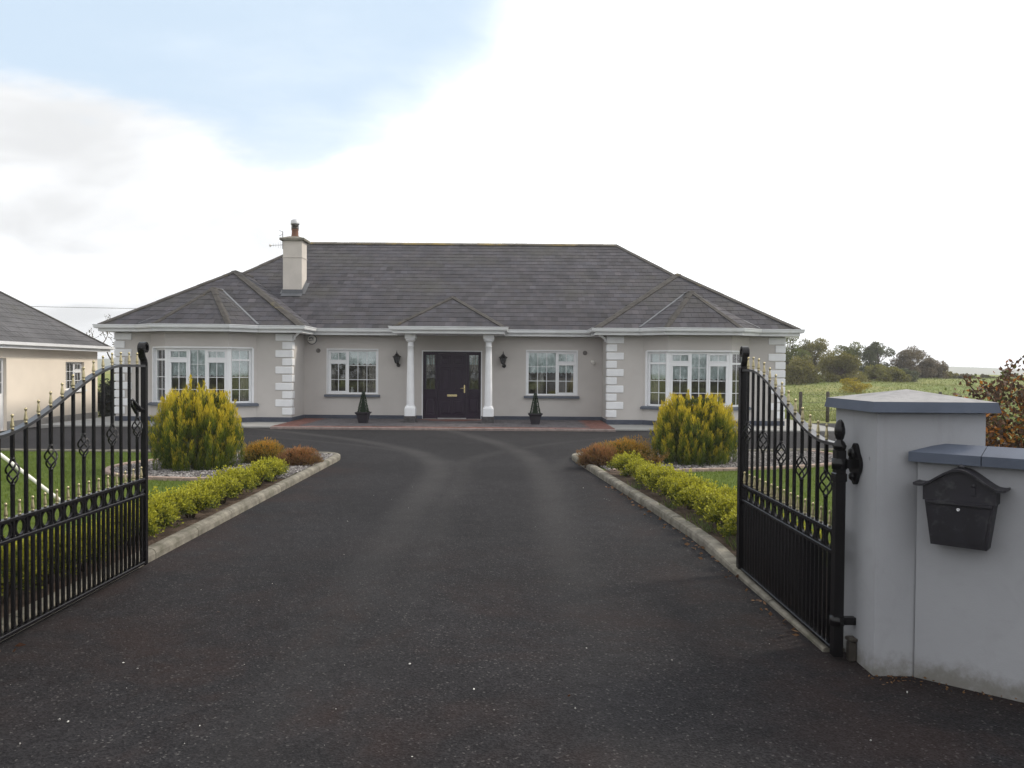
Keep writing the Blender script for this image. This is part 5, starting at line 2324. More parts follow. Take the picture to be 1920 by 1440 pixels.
def conifer(loc, Rb_, H, seed, lab, top_h=1.05):
    rng = np.random.default_rng(seed)
    t = thing('golden_conifer', lab, 'conifer', loc, 'golden conifers flanking the drive')
    Q, Cc = [], []

    def rad(h):
        return Rb_ * np.clip(np.sqrt(np.clip(1 - ((h - .36) / .62) ** 2, 0, 1)), 0, 1)
    nplume = 520
    lead = np.array([-.16 * Rb_, -.05])
    for k in range(nplume):
        h = rng.uniform(0.0, .86)
        a = rng.uniform(0, 2 * np.pi)
        lob = .07 * np.sin(3 * a + seed) + .09 * np.sin(7 * a + 2.1 * seed + 3 * h) + .04 * np.sin(5 * a + 8 * h)
        r = rad(np.array([h]))[0] * (1 + lob) * rng.uniform(.74, 1.06)
        base = np.array([r * np.cos(a), r * np.sin(a), h * H])
        outv = np.array([np.cos(a), np.sin(a), 0])
        ax = unit((np.array([0, 0, 1.0]) + outv * rng.uniform(.05, .20) + rng.normal(size=3) * .05)[None])[0]
        Lp = rng.uniform(.22, .40) * H / 1.2
        base = base - ax * Lp * .5
        n = 84
        u = np.linspace(.0, 1.0, n)
        wv = .036 * np.sin(np.pi * np.clip(u * .82 + .14, 0, 1)) ** .8 + .002
        off = rng.normal(size=(n, 3))
        off = unit(off - ax[None] * (off @ ax)[:, None]) * rng.uniform(.25, 1.0, (n, 1))
        P = base[None] + ax[None] * (u * Lp)[:, None] + off * wv[:, None]
        D = ax[None] + off * .26 + rng.normal(size=(n, 3)) * .13
        L = rng.uniform(.035, .085, n)
        Q.append(leaves(P, D, L, rng.uniform(.006, .011, n), rng))
        tone = rng.normal() * .12
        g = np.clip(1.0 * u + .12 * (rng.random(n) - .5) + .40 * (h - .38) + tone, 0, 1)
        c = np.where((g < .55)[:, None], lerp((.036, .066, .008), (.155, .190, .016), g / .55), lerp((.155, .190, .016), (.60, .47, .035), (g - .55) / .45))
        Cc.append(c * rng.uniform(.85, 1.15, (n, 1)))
    tips = [(lead[0], lead[1], top_h, .34), (lead[0], lead[1] - .03, top_h - .07, .32), (lead[0] + .09, .02, top_h - .10, .28), (lead[0] + .20, -.05, top_h - .08, .24), (lead[0] - .06, -.06, top_h - .14, .3)]
    tips += [(rng.uniform(-.75, .75) * Rb_, rng.uniform(-.6, .4) * Rb_, rng.uniform(.80, .99), .24) for _ in range(26)]
    for (x, y, hh, sz) in tips:
        hh = min(hh, 1.02 - .42 * ((x * x + y * y) / Rb_ ** 2)) if hh < .995 else hh
        n = 130
        u = rng.random(n)
        top = np.array([x, y, hh * H])
        P = top[None] - np.array([0, 0, 1.0])[None] * ((1 - u) * sz * H)[:, None] + rng.normal(size=(n, 3)) * np.array([[1, 1, .3]]) * ((1 - u) * .040 + .005)[:, None]
        D = np.array([0, 0, 1.0])[None] + rng.normal(size=(n, 3)) * .16
        Q.append(leaves(P, D, rng.uniform(.035, .07, n), rng.uniform(.009, .016, n), rng))
        g = np.clip(.15 + .85 * u + .2 * (rng.random(n) - .5), 0, 1)
        Cc.append(lerp((.09, .13, .012), (.58, .46, .034), g))
    # inner growth
    n = 2600
    h = rng.uniform(0, .9, n)
    a = rng.uniform(0, 2 * np.pi, n)
    r = rad(h) * np.sqrt(rng.uniform(.1, .78, n))
    P = np.column_stack([r * np.cos(a), r * np.sin(a), h * H])
    D = np.column_stack([np.cos(a) * .3, np.sin(a) * .3, np.ones(n)]) + rng.normal(size=(n, 3)) * .4
    Q.append(leaves(P, D, rng.uniform(.07, .12, n), rng.uniform(.03, .05, n), rng))
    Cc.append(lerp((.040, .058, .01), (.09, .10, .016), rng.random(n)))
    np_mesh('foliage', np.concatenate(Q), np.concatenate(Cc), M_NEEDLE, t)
    mb = MB()
    mb.tube([(0, 0, -.05), (.01, 0, .3 * H), (0, 0, .8 * H)], [.05, .04, .012], 8)
    for k in range(7):
        a = k * .9
        mb.tube([(0, 0, .08 + .03 * k), (.25 * Rb_ * math.cos(a), .25 * Rb_ * math.sin(a), .3 * H), (.55 * Rb_ * math.cos(a), .55 * Rb_ * math.sin(a), .7 * H)], [.02, .015, .006], 6)
    mb.build('trunk', M_BARK, t)
    return t


conifer((-4.78, 12.15, LZ), .585, 1.20, 21, 'rounded golden conifer with a tall tip in the left gravel bed', 1.17)
conifer((3.05, 13.35, LZ), .655, 1.14, 33, 'broad golden conifer in the right gravel bed in front of the bay window')


def mound(loc, rx, ry, H, seed, c0, c1, c2, name, lab, cat, n=6500, group=None):
    rng = np.random.default_rng(seed)
    t = thing(name, lab, cat, loc, group)
    th = rng.uniform(0, 2 * np.pi, n)
    cz = rng.uniform(0.0, 1, n)
    sz = np.sqrt(1 - cz ** 2)
    lump = 1 + .10 * np.sin(4 * th + seed) + .08 * np.sin(7 * th + 3 * cz * 3) + .06 * np.sin(9 * cz + th)
    fr = rng.uniform(.72, 1.0, n) * lump
    P = np.column_stack([rx * sz * np.cos(th) * fr, ry * sz * np.sin(th) * fr, H * cz ** .8 * fr * .86])
    D = np.column_stack([np.cos(th) * sz * .8, np.sin(th) * sz * .8, .65 + .4 * cz]) + rng.normal(size=(n, 3)) * .28
    L = rng.uniform(.025, .06, n)
    q = leaves(P, D, L, rng.uniform(.005, .010, n), rng, .4)
    g = rng.random(n)
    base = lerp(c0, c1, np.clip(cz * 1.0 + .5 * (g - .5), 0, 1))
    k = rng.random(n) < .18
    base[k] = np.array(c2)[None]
    base *= rng.uniform(.75, 1.25, (n, 1))
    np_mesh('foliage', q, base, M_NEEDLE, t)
    mb = MB()
    for k in range(14):
        a = k * .45 + seed
        rr_ = .3 + .6 * ((k * 37) % 10) / 10
        mb.tube([(.03 * math.cos(a), .03 * math.sin(a), -.02), (rx * .4 * rr_ * math.cos(a), ry * .4 * rr_ * math.sin(a), H * .4), (rx * .75 * rr_ * math.cos(a), ry * .75 * rr_ * math.sin(a), H * .72)], [.012, .008, .003], 5)
    mb.build('stems', M_TWIG, t)
    # dense heart of the plant
    m = 1500
    th = rng.uniform(0, 2 * np.pi, m)
    cz = rng.uniform(0, 1, m)
    sz = np.sqrt(1 - cz ** 2)
    fr = rng.uniform(.3, .78, m)
    P = np.column_stack([rx * sz * np.cos(th) * fr, ry * sz * np.sin(th) * fr, H * cz * fr * .9])
    q = leaves(P, rng.normal(size=(m, 3)) + np.array([[0, 0, 1.0]]), rng.uniform(.06, .10, m), rng.uniform(.03, .05, m), rng)
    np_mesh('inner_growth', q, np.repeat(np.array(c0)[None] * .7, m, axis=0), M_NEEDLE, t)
    return t


ORANGE = ((.10, .11, .022), (.52, .27, .035), (.22, .20, .04))
RUST = ((.13, .075, .035), (.36, .17, .065), (.20, .14, .04))
mound((-4.02, 12.9, LZ), .36, .36, .40, 5, *ORANGE, 'heather_mound', 'orange heather mound right beside the left golden conifer', 'heather', group='heathers in the beds')
mound((-3.38, 12.65, LZ), .33, .33, .30, 6, *RUST, 'heather_mound', 'rust brown heather mound at the tip of the left bed', 'heather', group='heathers in the beds')
mound((1.42, 12.95, LZ), .34, .34, .36, 7, *RUST, 'heather_mound', 'rust brown heather mound at the tip of the right bed', 'heather', group='heathers in the beds')
mound((1.93, 13.35, LZ), .50, .42, .44, 8, *ORANGE, 'heather_mound', 'large orange heather mound between the rusty heather and right conifer', 'heather', group='heathers in the beds', n=8500)


def shrub_arrays(seed, r, H, n, c0, c1, leaf=.034, up=.5):
    rng = np.random.default_rng(seed)
    # small clusters of leaves on shoots that end at the surface
    ns = n // 9
    th = rng.uniform(0, 2 * np.pi, ns)
    cz = rng.uniform(-.25, 1, ns)
    sz = np.sqrt(1 - cz ** 2)
    lump = 1 + .18 * np.sin(3 * th + seed) + .16 * np.sin(5 * th + 5 * cz + seed * 2)
    fr = rng.uniform(.35, 1.0, ns) ** .55 * lump
    C = np.column_stack([r * sz * np.cos(th) * fr, r * sz * np.sin(th) * fr, H * .46 + H * .5 * cz * fr])
    ax = np.column_stack([sz * np.cos(th), sz * np.sin(th), cz + up]) + rng.normal(size=(ns, 3)) * .25
    ax = unit(ax)
    P = np.repeat(C, 9, axis=0)
    A = np.repeat(ax, 9, axis=0)
    u = np.tile(np.linspace(-.6, .9, 9), ns)
    P = P + A * (u * .045)[:, None] + rng.normal(size=P.shape) * .007
    P[:, 2] = np.maximum(P[:, 2], .01)
    D = A * (.4 + .5 * (u > .5))[:, None] + rng.normal(size=P.shape) * .55
    m = len(P)
    L = rng.uniform(.7, 1.2, m) * leaf
    q = leaves(P, D, L, L * rng.uniform(.5, .7, m), rng)
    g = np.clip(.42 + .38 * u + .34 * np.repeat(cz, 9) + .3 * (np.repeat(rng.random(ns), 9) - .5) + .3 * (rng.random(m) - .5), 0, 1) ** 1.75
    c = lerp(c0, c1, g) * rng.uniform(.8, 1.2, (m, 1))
    return q, c


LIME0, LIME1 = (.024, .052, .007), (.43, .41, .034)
protos = []
for k in range(4):
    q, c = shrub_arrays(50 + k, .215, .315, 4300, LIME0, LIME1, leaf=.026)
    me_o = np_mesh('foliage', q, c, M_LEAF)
    mb = MB()
    rr_ = random.Random(k)
    for j in range(9):
        a = j * .7
        mb.tube([(.02 * math.cos(a), .02 * math.sin(a), -.02), (.08 * math.cos(a), .08 * math.sin(a), .12), (.13 * math.cos(a + .3), .13 * math.sin(a + .3), .22)], [.008, .006, .003], 5)
    tw = mb.build('stems', M_TWIG)
    protos.append((me_o.data, tw.data))
    bpy.data.objects.remove(me_o)
    bpy.data.objects.remove(tw)


def hedge_row(pts, group, labs):
    for i, (x, y, s_) in enumerate(pts):
        t = thing('lime_shrub', labs(i, len(pts)), 'shrub', (x, y, LZ), group, random.uniform(0, 6.28))
        t.scale = (s_, s_, s_ * random.uniform(.92, 1.1))
        fm_, tw_ = protos[(i * 7 + len(pts)) % 4]
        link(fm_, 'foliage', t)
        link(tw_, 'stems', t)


ORD = ['first', 'second', 'third', 'fourth', 'fifth', 'sixth', 'seventh', 'eighth', 'ninth', 'tenth', 'eleventh', 'twelfth', 'thirteenth',
       'fourteenth', 'fifteenth', 'sixteenth', 'seventeenth']
lh = [(-3.325 + random.uniform(-.05, .05), 4.75 + .425 * i + random.uniform(-.05, .05), random.uniform(.84, 1.14)) for i in range(16)]


def labl(i, n):
    j = n - 1 - i
    if j == 0:
        return 'lime shrub at the house end of the left kerb hedge, below the rusty heather'
    if j <= 8:
        return f'lime shrub {ORD[j]} from the house end of the left kerb hedge'
    return f'lime shrub seen through the left gate bars, {ORD[j]} from the house end'


hedge_row(lh, 'lime hedge shrubs along the left kerb', labl)
rh = []
for i in range(13):
    y = 6.2 + i * .45 + random.uniform(-.05, .05)
    rh.append((rk_x(y) + .405 + random.uniform(-.05, .05), y, random.uniform(.88, 1.14)))


def labr(i, n):
    j = n - 1 - i
    if j == 0:
        return 'lime shrub at the house end of the right kerb hedge, below the heathers'
    if i == 0:
        return 'lime shrub nearest the right gate leaf in the right kerb hedge'
    return f'lime shrub {ORD[j]} from the house end of the right kerb hedge'


hedge_row(rh, 'lime hedge shrubs along the right kerb', labr)

# small copper plant between the right hedge and conifer
rng = np.random.default_rng(77)
sp_o = thing('copper_plant', 'small feathery copper plant between the right hedge and golden conifer', 'plant', (2.26, 12.55, LZ))
Q, Cc = [], []
mb = MB()
for k in range(26):
    a = rng.uniform(0, 6.28)
    ln = rng.uniform(.18, .36)
    tip = np.array([math.cos(a) * ln * .75, math.sin(a) * ln * .75, ln * .85])
    mb.tube([(0, 0, 0), tuple(tip * .5 + np.array([0, 0, .04])), tuple(tip)], [.004, .003, .001], 4)
    n = 26
    u = rng.uniform(.4, 1, n)
    P = tip[None] * u[:, None] + rng.normal(size=(n, 3)) * .012
    Q.append(leaves(P, rng.normal(size=(n, 3)) + tip[None] * 4, rng.uniform(.02, .04, n), rng.uniform(.008, .014, n), rng))
    Cc.append(lerp((.16, .09, .02), (.36, .20, .05), rng.random(n)))
mb.build('stems', M_TWIG, sp_o)
np_mesh('foliage', np.concatenate(Q), np.concatenate(Cc), M_LEAF, sp_o)


# potted topiary
def topiary(x, y, lab, seed):
    t = thing('potted_topiary', lab, 'topiary', (x, y, TZ), 'potted topiary pyramids on the terrace')
    mb = MB()
    v, f = [], []
    rings = [(.115, .0), (.12, .02), (.155, .22), (.165, .235), (.20, .275), (.20, .30), (.175, .30), (.165, .26)]
    for h, z in rings:
        v += [(-h, -h, z), (h, -h, z), (h, h, z), (-h, h, z)]
    for r_ in range(len(rings) - 1):
        for k in range(4):
            a, c = r_ * 4 + k, r_ * 4 + (k + 1) % 4
            f.append((a, c, c + 4, a + 4))
    f += [(3, 2, 1, 0), tuple(range(28, 32))]
    mb.add(v, f)
    for sx_ in (-1, 1):
        for sy_ in (-1, 1):
            mb.box(sx_ * .09 - .02, sx_ * .09 + .02, sy_ * .09 - .02, sy_ * .09 + .02, -.001, .0)
    mb.build('planter', M_POT, t)
    rng = np.random.default_rng(seed)
    n = 4200
    h = rng.random(n) ** 1.25
    hw_ = .118 * (1 - h) + .028
    side = rng.integers(0, 4, n)
    w_ = rng.uniform(-1, 1, n) * hw_
    dd = hw_ * rng.uniform(.8, 1.02, n)
    X = np.where(side == 0, dd, np.where(side == 1, -dd, w_))
    Y = np.where(side == 2, dd, np.where(side == 3, -dd, w_))
    P = np.column_stack([X, Y, .27 + h * .58])
    D = np.column_stack([X, Y, np.full(n, .08)]) + rng.normal(size=(n, 3)) * .1
    q = leaves(P, D, rng.uniform(.014, .026, n), rng.uniform(.009, .014, n), rng)
    np_mesh('foliage', q, lerp((.012, .028, .012), (.035, .07, .028), rng.random(n)), M_LEAF, t)
    mb = MB()
    mb.add([(-.085, -.085, .26), (.085, -.085, .26), (.085, .085, .26), (-.085, .085, .26), (-.008, -.008, .80), (.008, -.008, .80), (.008, .008, .80), (-.008, .008, .80)],
           [(0, 1, 5, 4), (1, 2, 6, 5), (2, 3, 7, 6), (3, 0, 4, 7), (4, 5, 6, 7)])
    mb.build('wire_form', pmat('topiary_core' + str(seed), (.015, .028, .014), .95, .2, 20, 0, 0), t)


topiary(-4.12, 22.1, 'dark green topiary pyramid in black planter below the left flat window', 1)
topiary(.65, 22.1, 'dark green topiary pyramid in black planter below the right flat window', 2)


# ---- trees and bushes of the field hedge
def bush(loc, rx, H, seed, c0, c1, name, lab, cat, n=4200, leaf=.13, group=None, sparse=0.0, low=0.0, clumps=26, ry=None):
    rng = np.random.default_rng(seed)
    ry = ry or rx * .8
    t = thing(name, lab, cat, loc, group)
    nc = clumps
    th = rng.uniform(0, 2 * np.pi, nc)
    cz = rng.uniform(low, 1, nc)
    rr_ = np.sqrt(np.clip(1 - (cz * .9) ** 2, .05, 1)) * np.sqrt(rng.uniform(.05, 1, nc))
    C = np.column_stack([rx * .85 * rr_ * np.cos(th), ry * .85 * rr_ * np.sin(th), H * (.12 + .78 * cz) * rng.uniform(.85, 1.08, nc)])
    cr = rng.uniform(.16, .34, nc) * min(rx, H) * (1 - sparse * .4)
    ci = rng.integers(0, nc, n)
    u = unit(rng.normal(size=(n, 3)))
    P = C[ci] + u * (cr[ci] * rng.uniform(.35, 1.0, n) ** .5)[:, None] * np.array([[1, 1, .8]])
    P[:, 2] = np.maximum(P[:, 2], .02)
    D = u + rng.normal(size=(n, 3)) * .7 + np.array([[0, 0, .25]])
    q = leaves(P, D, rng.uniform(.6, 1.25, n) * leaf, rng.uniform(.4, .7, n) * leaf, rng)
    g = np.clip(.5 * rng.random(nc)[ci] + .5 * rng.random(n), 0, 1)
    c = lerp(c0, c1, g) * rng.uniform(.8, 1.2, (n, 1))
    np_mesh('crown', q, c, M_LEAF, t)
    mb = MB()
    mb.tube([(0, 0, -.3), (.03 * H, 0, .3 * H), (0, .02 * H, .62 * H)], [.035 * H * .6, .025 * H * .6, .010 * H], 7)
    for k in range(nc):
        base = V3((0, 0, H * (.1 + .35 * rng.random())))
        tip = V3(C[k])
        mid = base.lerp(tip, .5) + V3(rng.normal(size=3) * .05 * rx)
        tip2 = tip + (tip - base).normalized() * cr[k] * .9
        mb.tube([base, mid, tip, tip2], [.012 * H, .008 * H, .005 * H, .002], 5)
    mb.build('trunk', M_BARK, t)
    return t


def px_at(px, dist):
    return (px - 960) * dist / 1495.0


GREEN = ((.06, .08, .022), (.17, .19, .05))
OLIVE = ((.11, .105, .03), (.24, .215, .06))
BROWN = ((.10, .085, .055), (.20, .16, .10))
DGREEN = ((.05, .062, .032), (.12, .135, .065))
OLIVE2 = ((.11, .11, .025), (.22, .21, .05))
hedge = [
    (1474, 56, 42, 616, GREEN, 'hedgerow_tree', 'green tree close to the right wall of the bungalow', 3600, .0),
    (1527, 60, 44, 630, OLIVE, 'hedgerow_tree', 'olive green tree in the field hedge with thin spires rising above it', 3600, .1),
    (1500, 49, 40, 668, OLIVE, 'hedgerow_bush', 'low dull olive bush in front of the green tree beside the bungalow', 3000, .0),
    (1578, 50, 50, 662, OLIVE, 'hedgerow_bush', 'wide rounded brown-olive bush in front of the field hedge trees', 4600, .0),
    (1592, 62, 36, 640, GREEN, 'hedgerow_tree', 'small pale green tree behind the wide rounded bush', 3000, .15),
    (1646, 60, 36, 634, DGREEN, 'hedgerow_tree', 'dark grey-green tree with a rounded top in the middle of the hedge', 3600, .1),
    (1650, 52, 52, 686, OLIVE2, 'hedgerow_bush', 'low yellowish green bush spreading below the dark grey-green tree', 4000, .0),
    (1708, 60, 40, 650, BROWN, 'hedgerow_tree', 'brown leafed thorn tree standing right of the dark tree', 3600, .15),
    (1746, 60, 32, 672, BROWN, 'hedgerow_tree', 'smaller brown thorn tree at the right end of the hedge', 2800, .15),
    (1690, 55, 34, 690, DGREEN, 'hedgerow_bush', 'low grey bush under the brown thorn trees', 2400, .1),
    (1778, 62, 22, 698, OLIVE, 'hedgerow_bush', 'tiny olive bush at the far right end of the hedge', 1500, .1),
]
for i, (px, dist, hwpx, top, colr_, nm, lab, n, spz) in enumerate(hedge):
    x = px_at(px, dist)
    zb = ground_z(x, dist) - .05
    ztop_ = 1.62 + (690 - (top - .0075 * (px - 960))) * dist / 1495
    bush((x, dist, zb), hwpx * dist / 1495 * 1.05, (ztop_ - zb) * .95, 100 + i, *colr_, nm, lab, 'tree' if 'tree' in nm else 'bush',
         n=int(n * 3.0), leaf=.12, group='trees and bushes of the field hedge', sparse=spz, low=-.15 if 'bush' in nm else -.05, clumps=46)
# thin spires above the olive tree
bush((px_at(1600, 42), 42, ground_z(px_at(1600, 42), 42) - .05), 1.15, .78, 140, (.20, .17, .012), (.42, .33, .02), 'gorse_bush',
     'bright yellow gorse bush in the field above the pillar cap', 'bush', n=3600, leaf=.07, low=-.1)
for i, (px, dist, hwpx, top) in enumerate(((1812, 58, 20, 703), (1850, 60, 22, 704), (1893, 64, 26, 702))):
    x = px_at(px, dist)
    zb = ground_z(x, dist) - .05
    bush((x, dist, zb), hwpx * dist / 1495, 1.62 + (690 - (top - .0075 * (px - 960))) * dist / 1495 - zb, 150 + i, (.08, .065, .04), (.15, .13, .07), 'scrub_bush',
         ['low tan scrub bush beyond the field, left of the rust shrub', 'low tan scrub bush beyond the field, partly behind rust twigs',
          'low tan scrub bush beyond the field, at the frame edge behind the rust shrub'][i], 'bush', n=1200, leaf=.14, low=-.1, clumps=14)

# rust coloured hawthorn behind the front wall


def hawthorn():
    rng = np.random.default_rng(9)
    t = thing('hawthorn', 'rust and orange leafed thorn shrub reaching over the front wall at the right', 'shrub', (4.72, 7.0, 0))
    mb = MB()
    Q, Cc = [], []
    ends = []

    def grow(p, d_, L, r, depth):
        p = np.array(p, float)
        pts = [p.copy()]
        d_ = d_ / np.linalg.norm(d_)
        n = 5
        for i in range(n):
            d_ = d_ + rng.normal(size=3) * .16 + np.array([0, 0, .03 if depth < 2 else -.02])
            d_ /= np.linalg.norm(d_)
            p = p + d_ * L / n
            pts.append(p.copy())
        rs = [r * (1 - .6 * i / n) for i in range(n + 1)]
        mb.tube([tuple(q) for q in pts], rs, 5)
        if depth >= 2:
            m = int(60 * L / .4)
            u = rng.uniform(.15, 1, m) * n
            k = np.clip(u.astype(int), 0, n - 1)
            fr = (u - k)[:, None]
            A = np.array(pts)
            P = A[k] * (1 - fr) + A[k + 1] * fr
            P = P + rng.normal(size=P.shape) * .04
            Q.append(leaves(P, rng.normal(size=P.shape) + d_[None] * .5, rng.uniform(.03, .06, m), rng.uniform(.02, .04, m), rng))
            g = rng.random(m)
            pick = rng.random()
            c = lerp((.05, .035, .025), (.15, .075, .04), g)
            hot = rng.random(m) < (.42 if pick < .35 else .07)
            c[hot] = lerp((.30, .10, .02), (.42, .17, .03), rng.random(hot.sum()))
            gr_ = rng.random(m) < .08
            c[gr_] = np.array([[.10, .12, .03]])
            Cc.append(c)
        if depth < 3:
            for j in range(4 if depth < 2 else 3):
                f_ = rng.uniform(.35, 1.0)
                kk = min(n, max(1, int(f_ * n)))
                nd = d_ + rng.normal(size=3) * .75
                grow(pts[kk], nd, L * rng.uniform(.5, .72), rs[kk] * .65, depth + 1)
    for j in range(22):
        a = j * .83
        grow((.25 * math.cos(a), .2 * math.sin(a), 0), np.array([math.cos(a) * .8, math.sin(a) * .7, .8]), rng.uniform(.5, .75), .018, 0)
    # long arching sprays towards the left, and a few upright ones
    for d_, L in (((-.95, -.05, .62), .95), ((-.85, .1, .95), 1.0), ((-.8, -.2, .45), .9), ((-.05, -.1, 1.2), 1.05), ((.1, 0, 1.2), 1.2), ((-.4, .1, 1.0), .95)):
        grow((-.1, 0, .75), np.array(d_), L, .014, 2)
    nc = 90
    th = rng.uniform(0, 6.28, nc)
    rr_ = np.sqrt(rng.random(nc)) * .80
    C = np.column_stack([rr_ * np.cos(th), rr_ * np.sin(th) * .8, rng.uniform(.15, 1.55, nc) * (1 - .30 * rr_)])
    for k in range(nc):
        m = 120
        P = C[k][None] + rng.normal(size=(m, 3)) * .085
        P[:, 2] = np.maximum(P[:, 2], .03)
        Q.append(leaves(P, rng.normal(size=(m, 3)), rng.uniform(.03, .06, m), rng.uniform(.02, .035, m), rng))
        c = lerp((.05, .038, .025), (.16, .085, .045), rng.random(m))
        hot = rng.random(m) < (.55 if rng.random() < .3 else .10)
        c[hot] = lerp((.32, .12, .02), (.45, .20, .03), rng.random(hot.sum()))
        gr_ = rng.random(m) < .12
        c[gr_] = np.array([[.09, .12, .03]])
        Cc.append(c)
    mb.build('branches', M_TWIG, t)
    np_mesh('foliage', np.concatenate(Q), np.concatenate(Cc), M_LEAF, t)


hawthorn()

# left background: clipped dark hedge, golden bush behind, bare twig tree
bush((-14.7, 29.4, -.30), .78, 1.42, 201, (.010, .012, .008), (.026, .030, .017), 'clipped_hedge', 'dark clipped hedge in the gap between garage and bungalow', 'hedge',
     n=12000, leaf=.075, low=-.15, clumps=80, ry=.5)
bush((-16.6, 34.5, .0), .9, 1.85, 202, (.09, .075, .02), (.22, .17, .04), 'golden_bush', 'golden bush rising above the dark clipped hedge', 'bush', n=3000, leaf=.08)


def bare_tree(loc, H, seed, lab):
    rng = np.random.default_rng(seed)
    t = thing('bare_tree', lab, 'tree', loc)
    mb = MB()
    Q, Cc = [], []

    def grow(p, d_, L, r, depth):
        p = np.array(p, float)
        pts = [p.copy()]
        d_ = d_ / np.linalg.norm(d_)
        for i in range(4):
            d_ = d_ + rng.normal(size=3) * .14
            d_ /= np.linalg.norm(d_)
            p = p + d_ * L / 4
            pts.append(p.copy())
        mb.tube([tuple(q) for q in pts], [r * (1 - .15 * i) for i in range(5)], 5)
        if depth >= 3:
            m = 5
            P = np.array(pts)[rng.integers(1, 5, m)] + rng.normal(size=(m, 3)) * .06
            Q.append(leaves(P, rng.normal(size=(m, 3)), rng.uniform(.06, .11, m), rng.uniform(.04, .06, m), rng))
            Cc.append(lerp((.06, .055, .03), (.11, .10, .05), rng.random(m)))
        if depth < 4:
            for j in range(3):
                grow(pts[rng.integers(2, 5)], d_ + rng.normal(size=3) * .6, L * .68, r * .6, depth + 1)
    grow((0, 0, -.2), np.array([0, 0, 1.0]), H * .36, .07, 0)
    mb.build('trunk', M_TWIG, t)
    np_mesh('crown', np.concatenate(Q), np.concatenate(Cc), M_LEAF, t)


bare_tree((-18.0, 36.5, .2), 4.4, 4, 'thin nearly bare tree between the outbuilding and the left wing')

# ------------------------------------------------------------------ grass


def blades(name, xy, z, hmin, hmax, wmin, wmax, c0, c1, rng, lean=.35):
    n = len(xy)
    P = np.column_stack([xy, z])
    a = rng.uniform(0, 6.28, n)
    w_ = rng.uniform(wmin, wmax, n)
    h = rng.uniform(hmin, hmax, n)
    sx_, sy_ = np.cos(a) * w_ / 2, np.sin(a) * w_ / 2
    A = P.copy()
    A[:, 0] -= sx_
    A[:, 1] -= sy_
    B = P.copy()
    B[:, 0] += sx_
    B[:, 1] += sy_
    T = P + np.column_stack([rng.normal(size=n) * lean * h, rng.normal(size=n) * lean * h, h])
    q = np.stack([A, B, T], axis=1)
    c = lerp(c0, c1, rng.random(n))
    return np_mesh(name, q, c, M_GRASSB, kind='stuff')


rng = np.random.default_rng(12)


def lawn_pts(poly, n, avoid):
    out = []
    xs = [p[0] for p in poly]
    ys = [p[1] for p in poly]
    while len(out) < n:
        X = rng.uniform(min(xs), max(xs), 4000)
        Y = rng.uniform(min(ys), max(ys), 4000)
        for x, y in zip(X, Y):
            if in_poly(x, y, poly) and not any(in_poly(x, y, a) for a in avoid):
                out.append((x, y))
    return np.array(out[:n])


GL = [(-3.72, 5.0), (-3.72, 14.2), (-9.6, 14.35), (-9.6, 5.0)]
GR = [(8.6, 15.9), (4.0, 15.0), (2.3, 14.0), (1.9, 12.0), (2.3, 9.0), (2.6, 6.4), (8.6, 6.4)]
for poly, av in ((GL, [L_BED]), (GR, [R_BED, R_SOIL])):
    xy = lawn_pts(poly, 52000, av)
    blades('grass', xy, np.full(len(xy), LZ), .018, .045, .005, .009, (.065, .11, .012), (.16, .20, .030), rng)
# rough grass and weeds at the foot of the right gate
xy = np.column_stack([rng.uniform(1.93, 2.2, 420), rng.uniform(5.6, 7.2, 420)])
xy = np.vstack([xy] + [np.column_stack([rk_x(y) + .2 + rng.normal(size=60) * .05, y + rng.normal(size=60) * .08]) for y in (7.7, 8.1, 9.0, 10.4)])
blades('weeds', xy, np.full(len(xy), LZ), .04, .17, .006, .012, (.06, .10, .02), (.16, .19, .06), rng, .5)
# field tufts
n = 42000
yy = 26 + 34 * rng.random(n) ** 1.4
xx = 9.0 + rng.random(n) * (yy * .75 - 6)
z = np.array([ground_z(a, b_) for a, b_ in zip(xx, yy)])
m1 = .5 + .5 * np.sin(xx * .5 + yy * .35) * np.sin(yy * .3 - xx * .2)
blades('field_tufts', np.column_stack([xx, yy]), z, .05, .13, .03, .06, (.15, .195, .05), (.235, .245, .085), rng, .9)

# pebbles and dead leaves scattered on the tarmac
rng = np.random.default_rng(44)
n = 70
P = np.column_stack([rng.uniform(-2.6, 1.6, n), 3.0 + 9 * rng.random(n) ** 1.5, np.full(n, .004)])
extra = np.array([[-.545, 4.31, .006], [-.18, 3.98, .004], [-2.1, 4.3, .004], [-2.05, 3.6, .004], [-2.0, 3.58, .004], [2.0, 3.98, .004], [.9, 4.4, .004]])
P = np.vstack([P, extra])
r_ = np.concatenate([.002 + .004 * rng.random(n) ** 2, [.009, .005, .005, .009, .006, .007, .006]])
stones('pebbles', P, r_, lerp((.22, .21, .20), (.58, .57, .54), rng.random(len(P)) ** 1.5), rng)
n = 90
along = rng.random(n)
yy = 4.8 + 6 * along
xx = np.array([rk_x(y) for y in yy]) - .03 - .10 * rng.random(n) ** 2
lf = leaves(np.column_stack([xx, yy, .008 + .02 * rng.random(n)]), np.column_stack([rng.normal(size=n), rng.normal(size=n), .15 * rng.normal(size=n)]),
            rng.uniform(.025, .06, n), rng.uniform(.015, .035, n), rng)
n2_ = 130
tt = rng.random(n2_)
bx = np.where(tt < .35, 1.93 + rng.random(n2_) * .21, 2.14 + .766 * (tt - .35) * 2.4) - .643 * .05 * rng.random(n2_) * 2
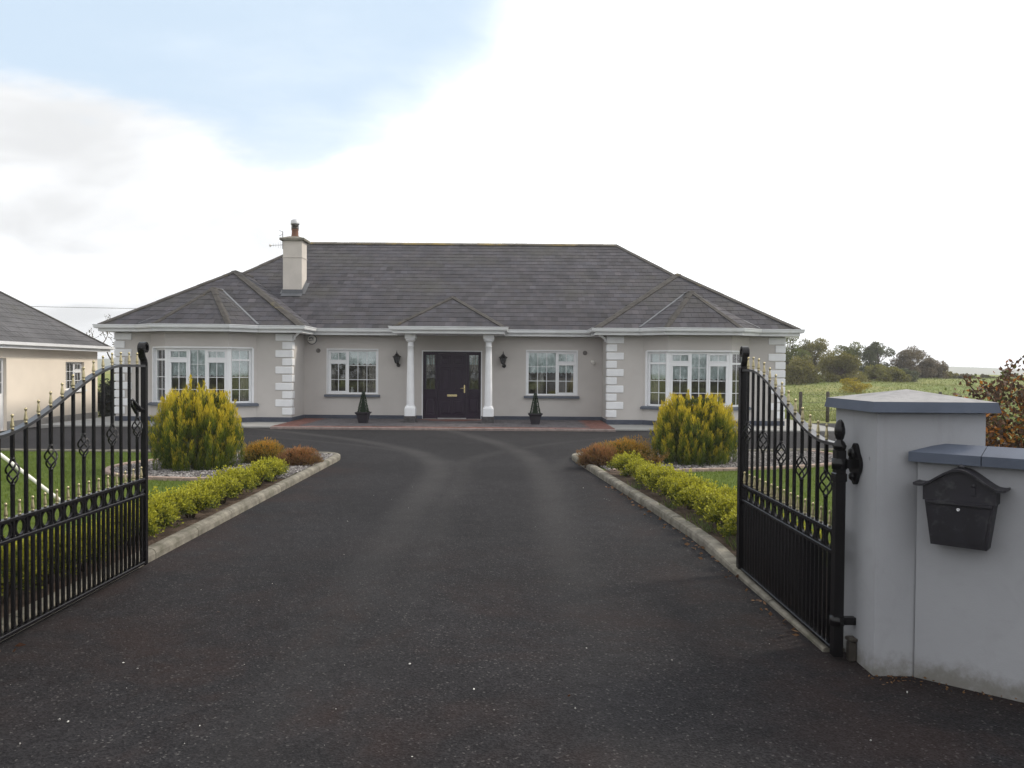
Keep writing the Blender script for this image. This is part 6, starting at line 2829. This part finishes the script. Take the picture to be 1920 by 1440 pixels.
by = np.where(tt < .35, 4.17, 4.19 - .643 * (tt - .35) * 2.4) - .05 * rng.random(n2_) ** 2 * 2.5
lf2 = leaves(np.column_stack([bx, by, .006 + .012 * rng.random(n2_)]), np.column_stack([rng.normal(size=n2_), rng.normal(size=n2_), .1 * rng.normal(size=n2_)]),
             rng.uniform(.008, .026, n2_), rng.uniform(.006, .016, n2_), rng)
lf3 = leaves(np.array([[-2.86, 4.42, .012], [-2.80, 4.47, .012], [-2.83, 4.52, .01], [.3, 3.9, .008], [-1.9, 5.2, .008]]), rng.normal(size=(5, 3)) * np.array([[1, 1, .1]]), np.array([.06, .05, .06, .03, .03]), np.array([.035, .03, .035, .018, .018]), rng)
lf = np.concatenate([lf, lf2, lf3])
n = len(lf)
lf[:, :, 2] = np.clip(lf[:, :, 2], .006, .05)
np_mesh('dead_leaves', lf, lerp((.08, .035, .018), (.20, .11, .05), rng.random(n)), M_LEAF, kind='stuff')

# the road in front of the gates and the hedge on its far side (both mirrored in the window panes)
rng = np.random.default_rng(90)
n = 15000
X = rng.uniform(-34, 34, n)
top = 2.3 + .35 * np.sin(X * .7) + .25 * np.sin(X * 1.9 + 1) + .2 * np.sin(X * 4.1)
P = np.column_stack([X, -13.5 + rng.normal(size=n) * .5, top * rng.random(n) ** .75])
q = leaves(P, rng.normal(size=(n, 3)) + np.array([[0, .3, .3]]), rng.uniform(.2, .4, n), rng.uniform(.14, .26, n), rng)
rh_ = np_mesh('roadside_hedge', q, lerp((.03, .035, .015), (.09, .085, .035), rng.random(n)), M_LEAF, kind='stuff')

# thin haze added over the scene to imitate the milky veil of lens flare
M_HAZE, N = new_mat('flare_haze')
pv = N.n('ShaderNodeVolumePrincipled')
pv.inputs['Color'].default_value = (0.96, 0.97, 1.0, 1)
pv.inputs['Density'].default_value = 0.0010
pv.inputs['Anisotropy'].default_value = 0.35
oo = N.n('ShaderNodeOutputMaterial')
N.t.links.new(pv.outputs[0], oo.inputs['Volume'])
mb = MB()
mb.box(-1000, 1000, -70, 1010, -7, 20)
hz = mb.build('haze', M_HAZE, kind='stuff')
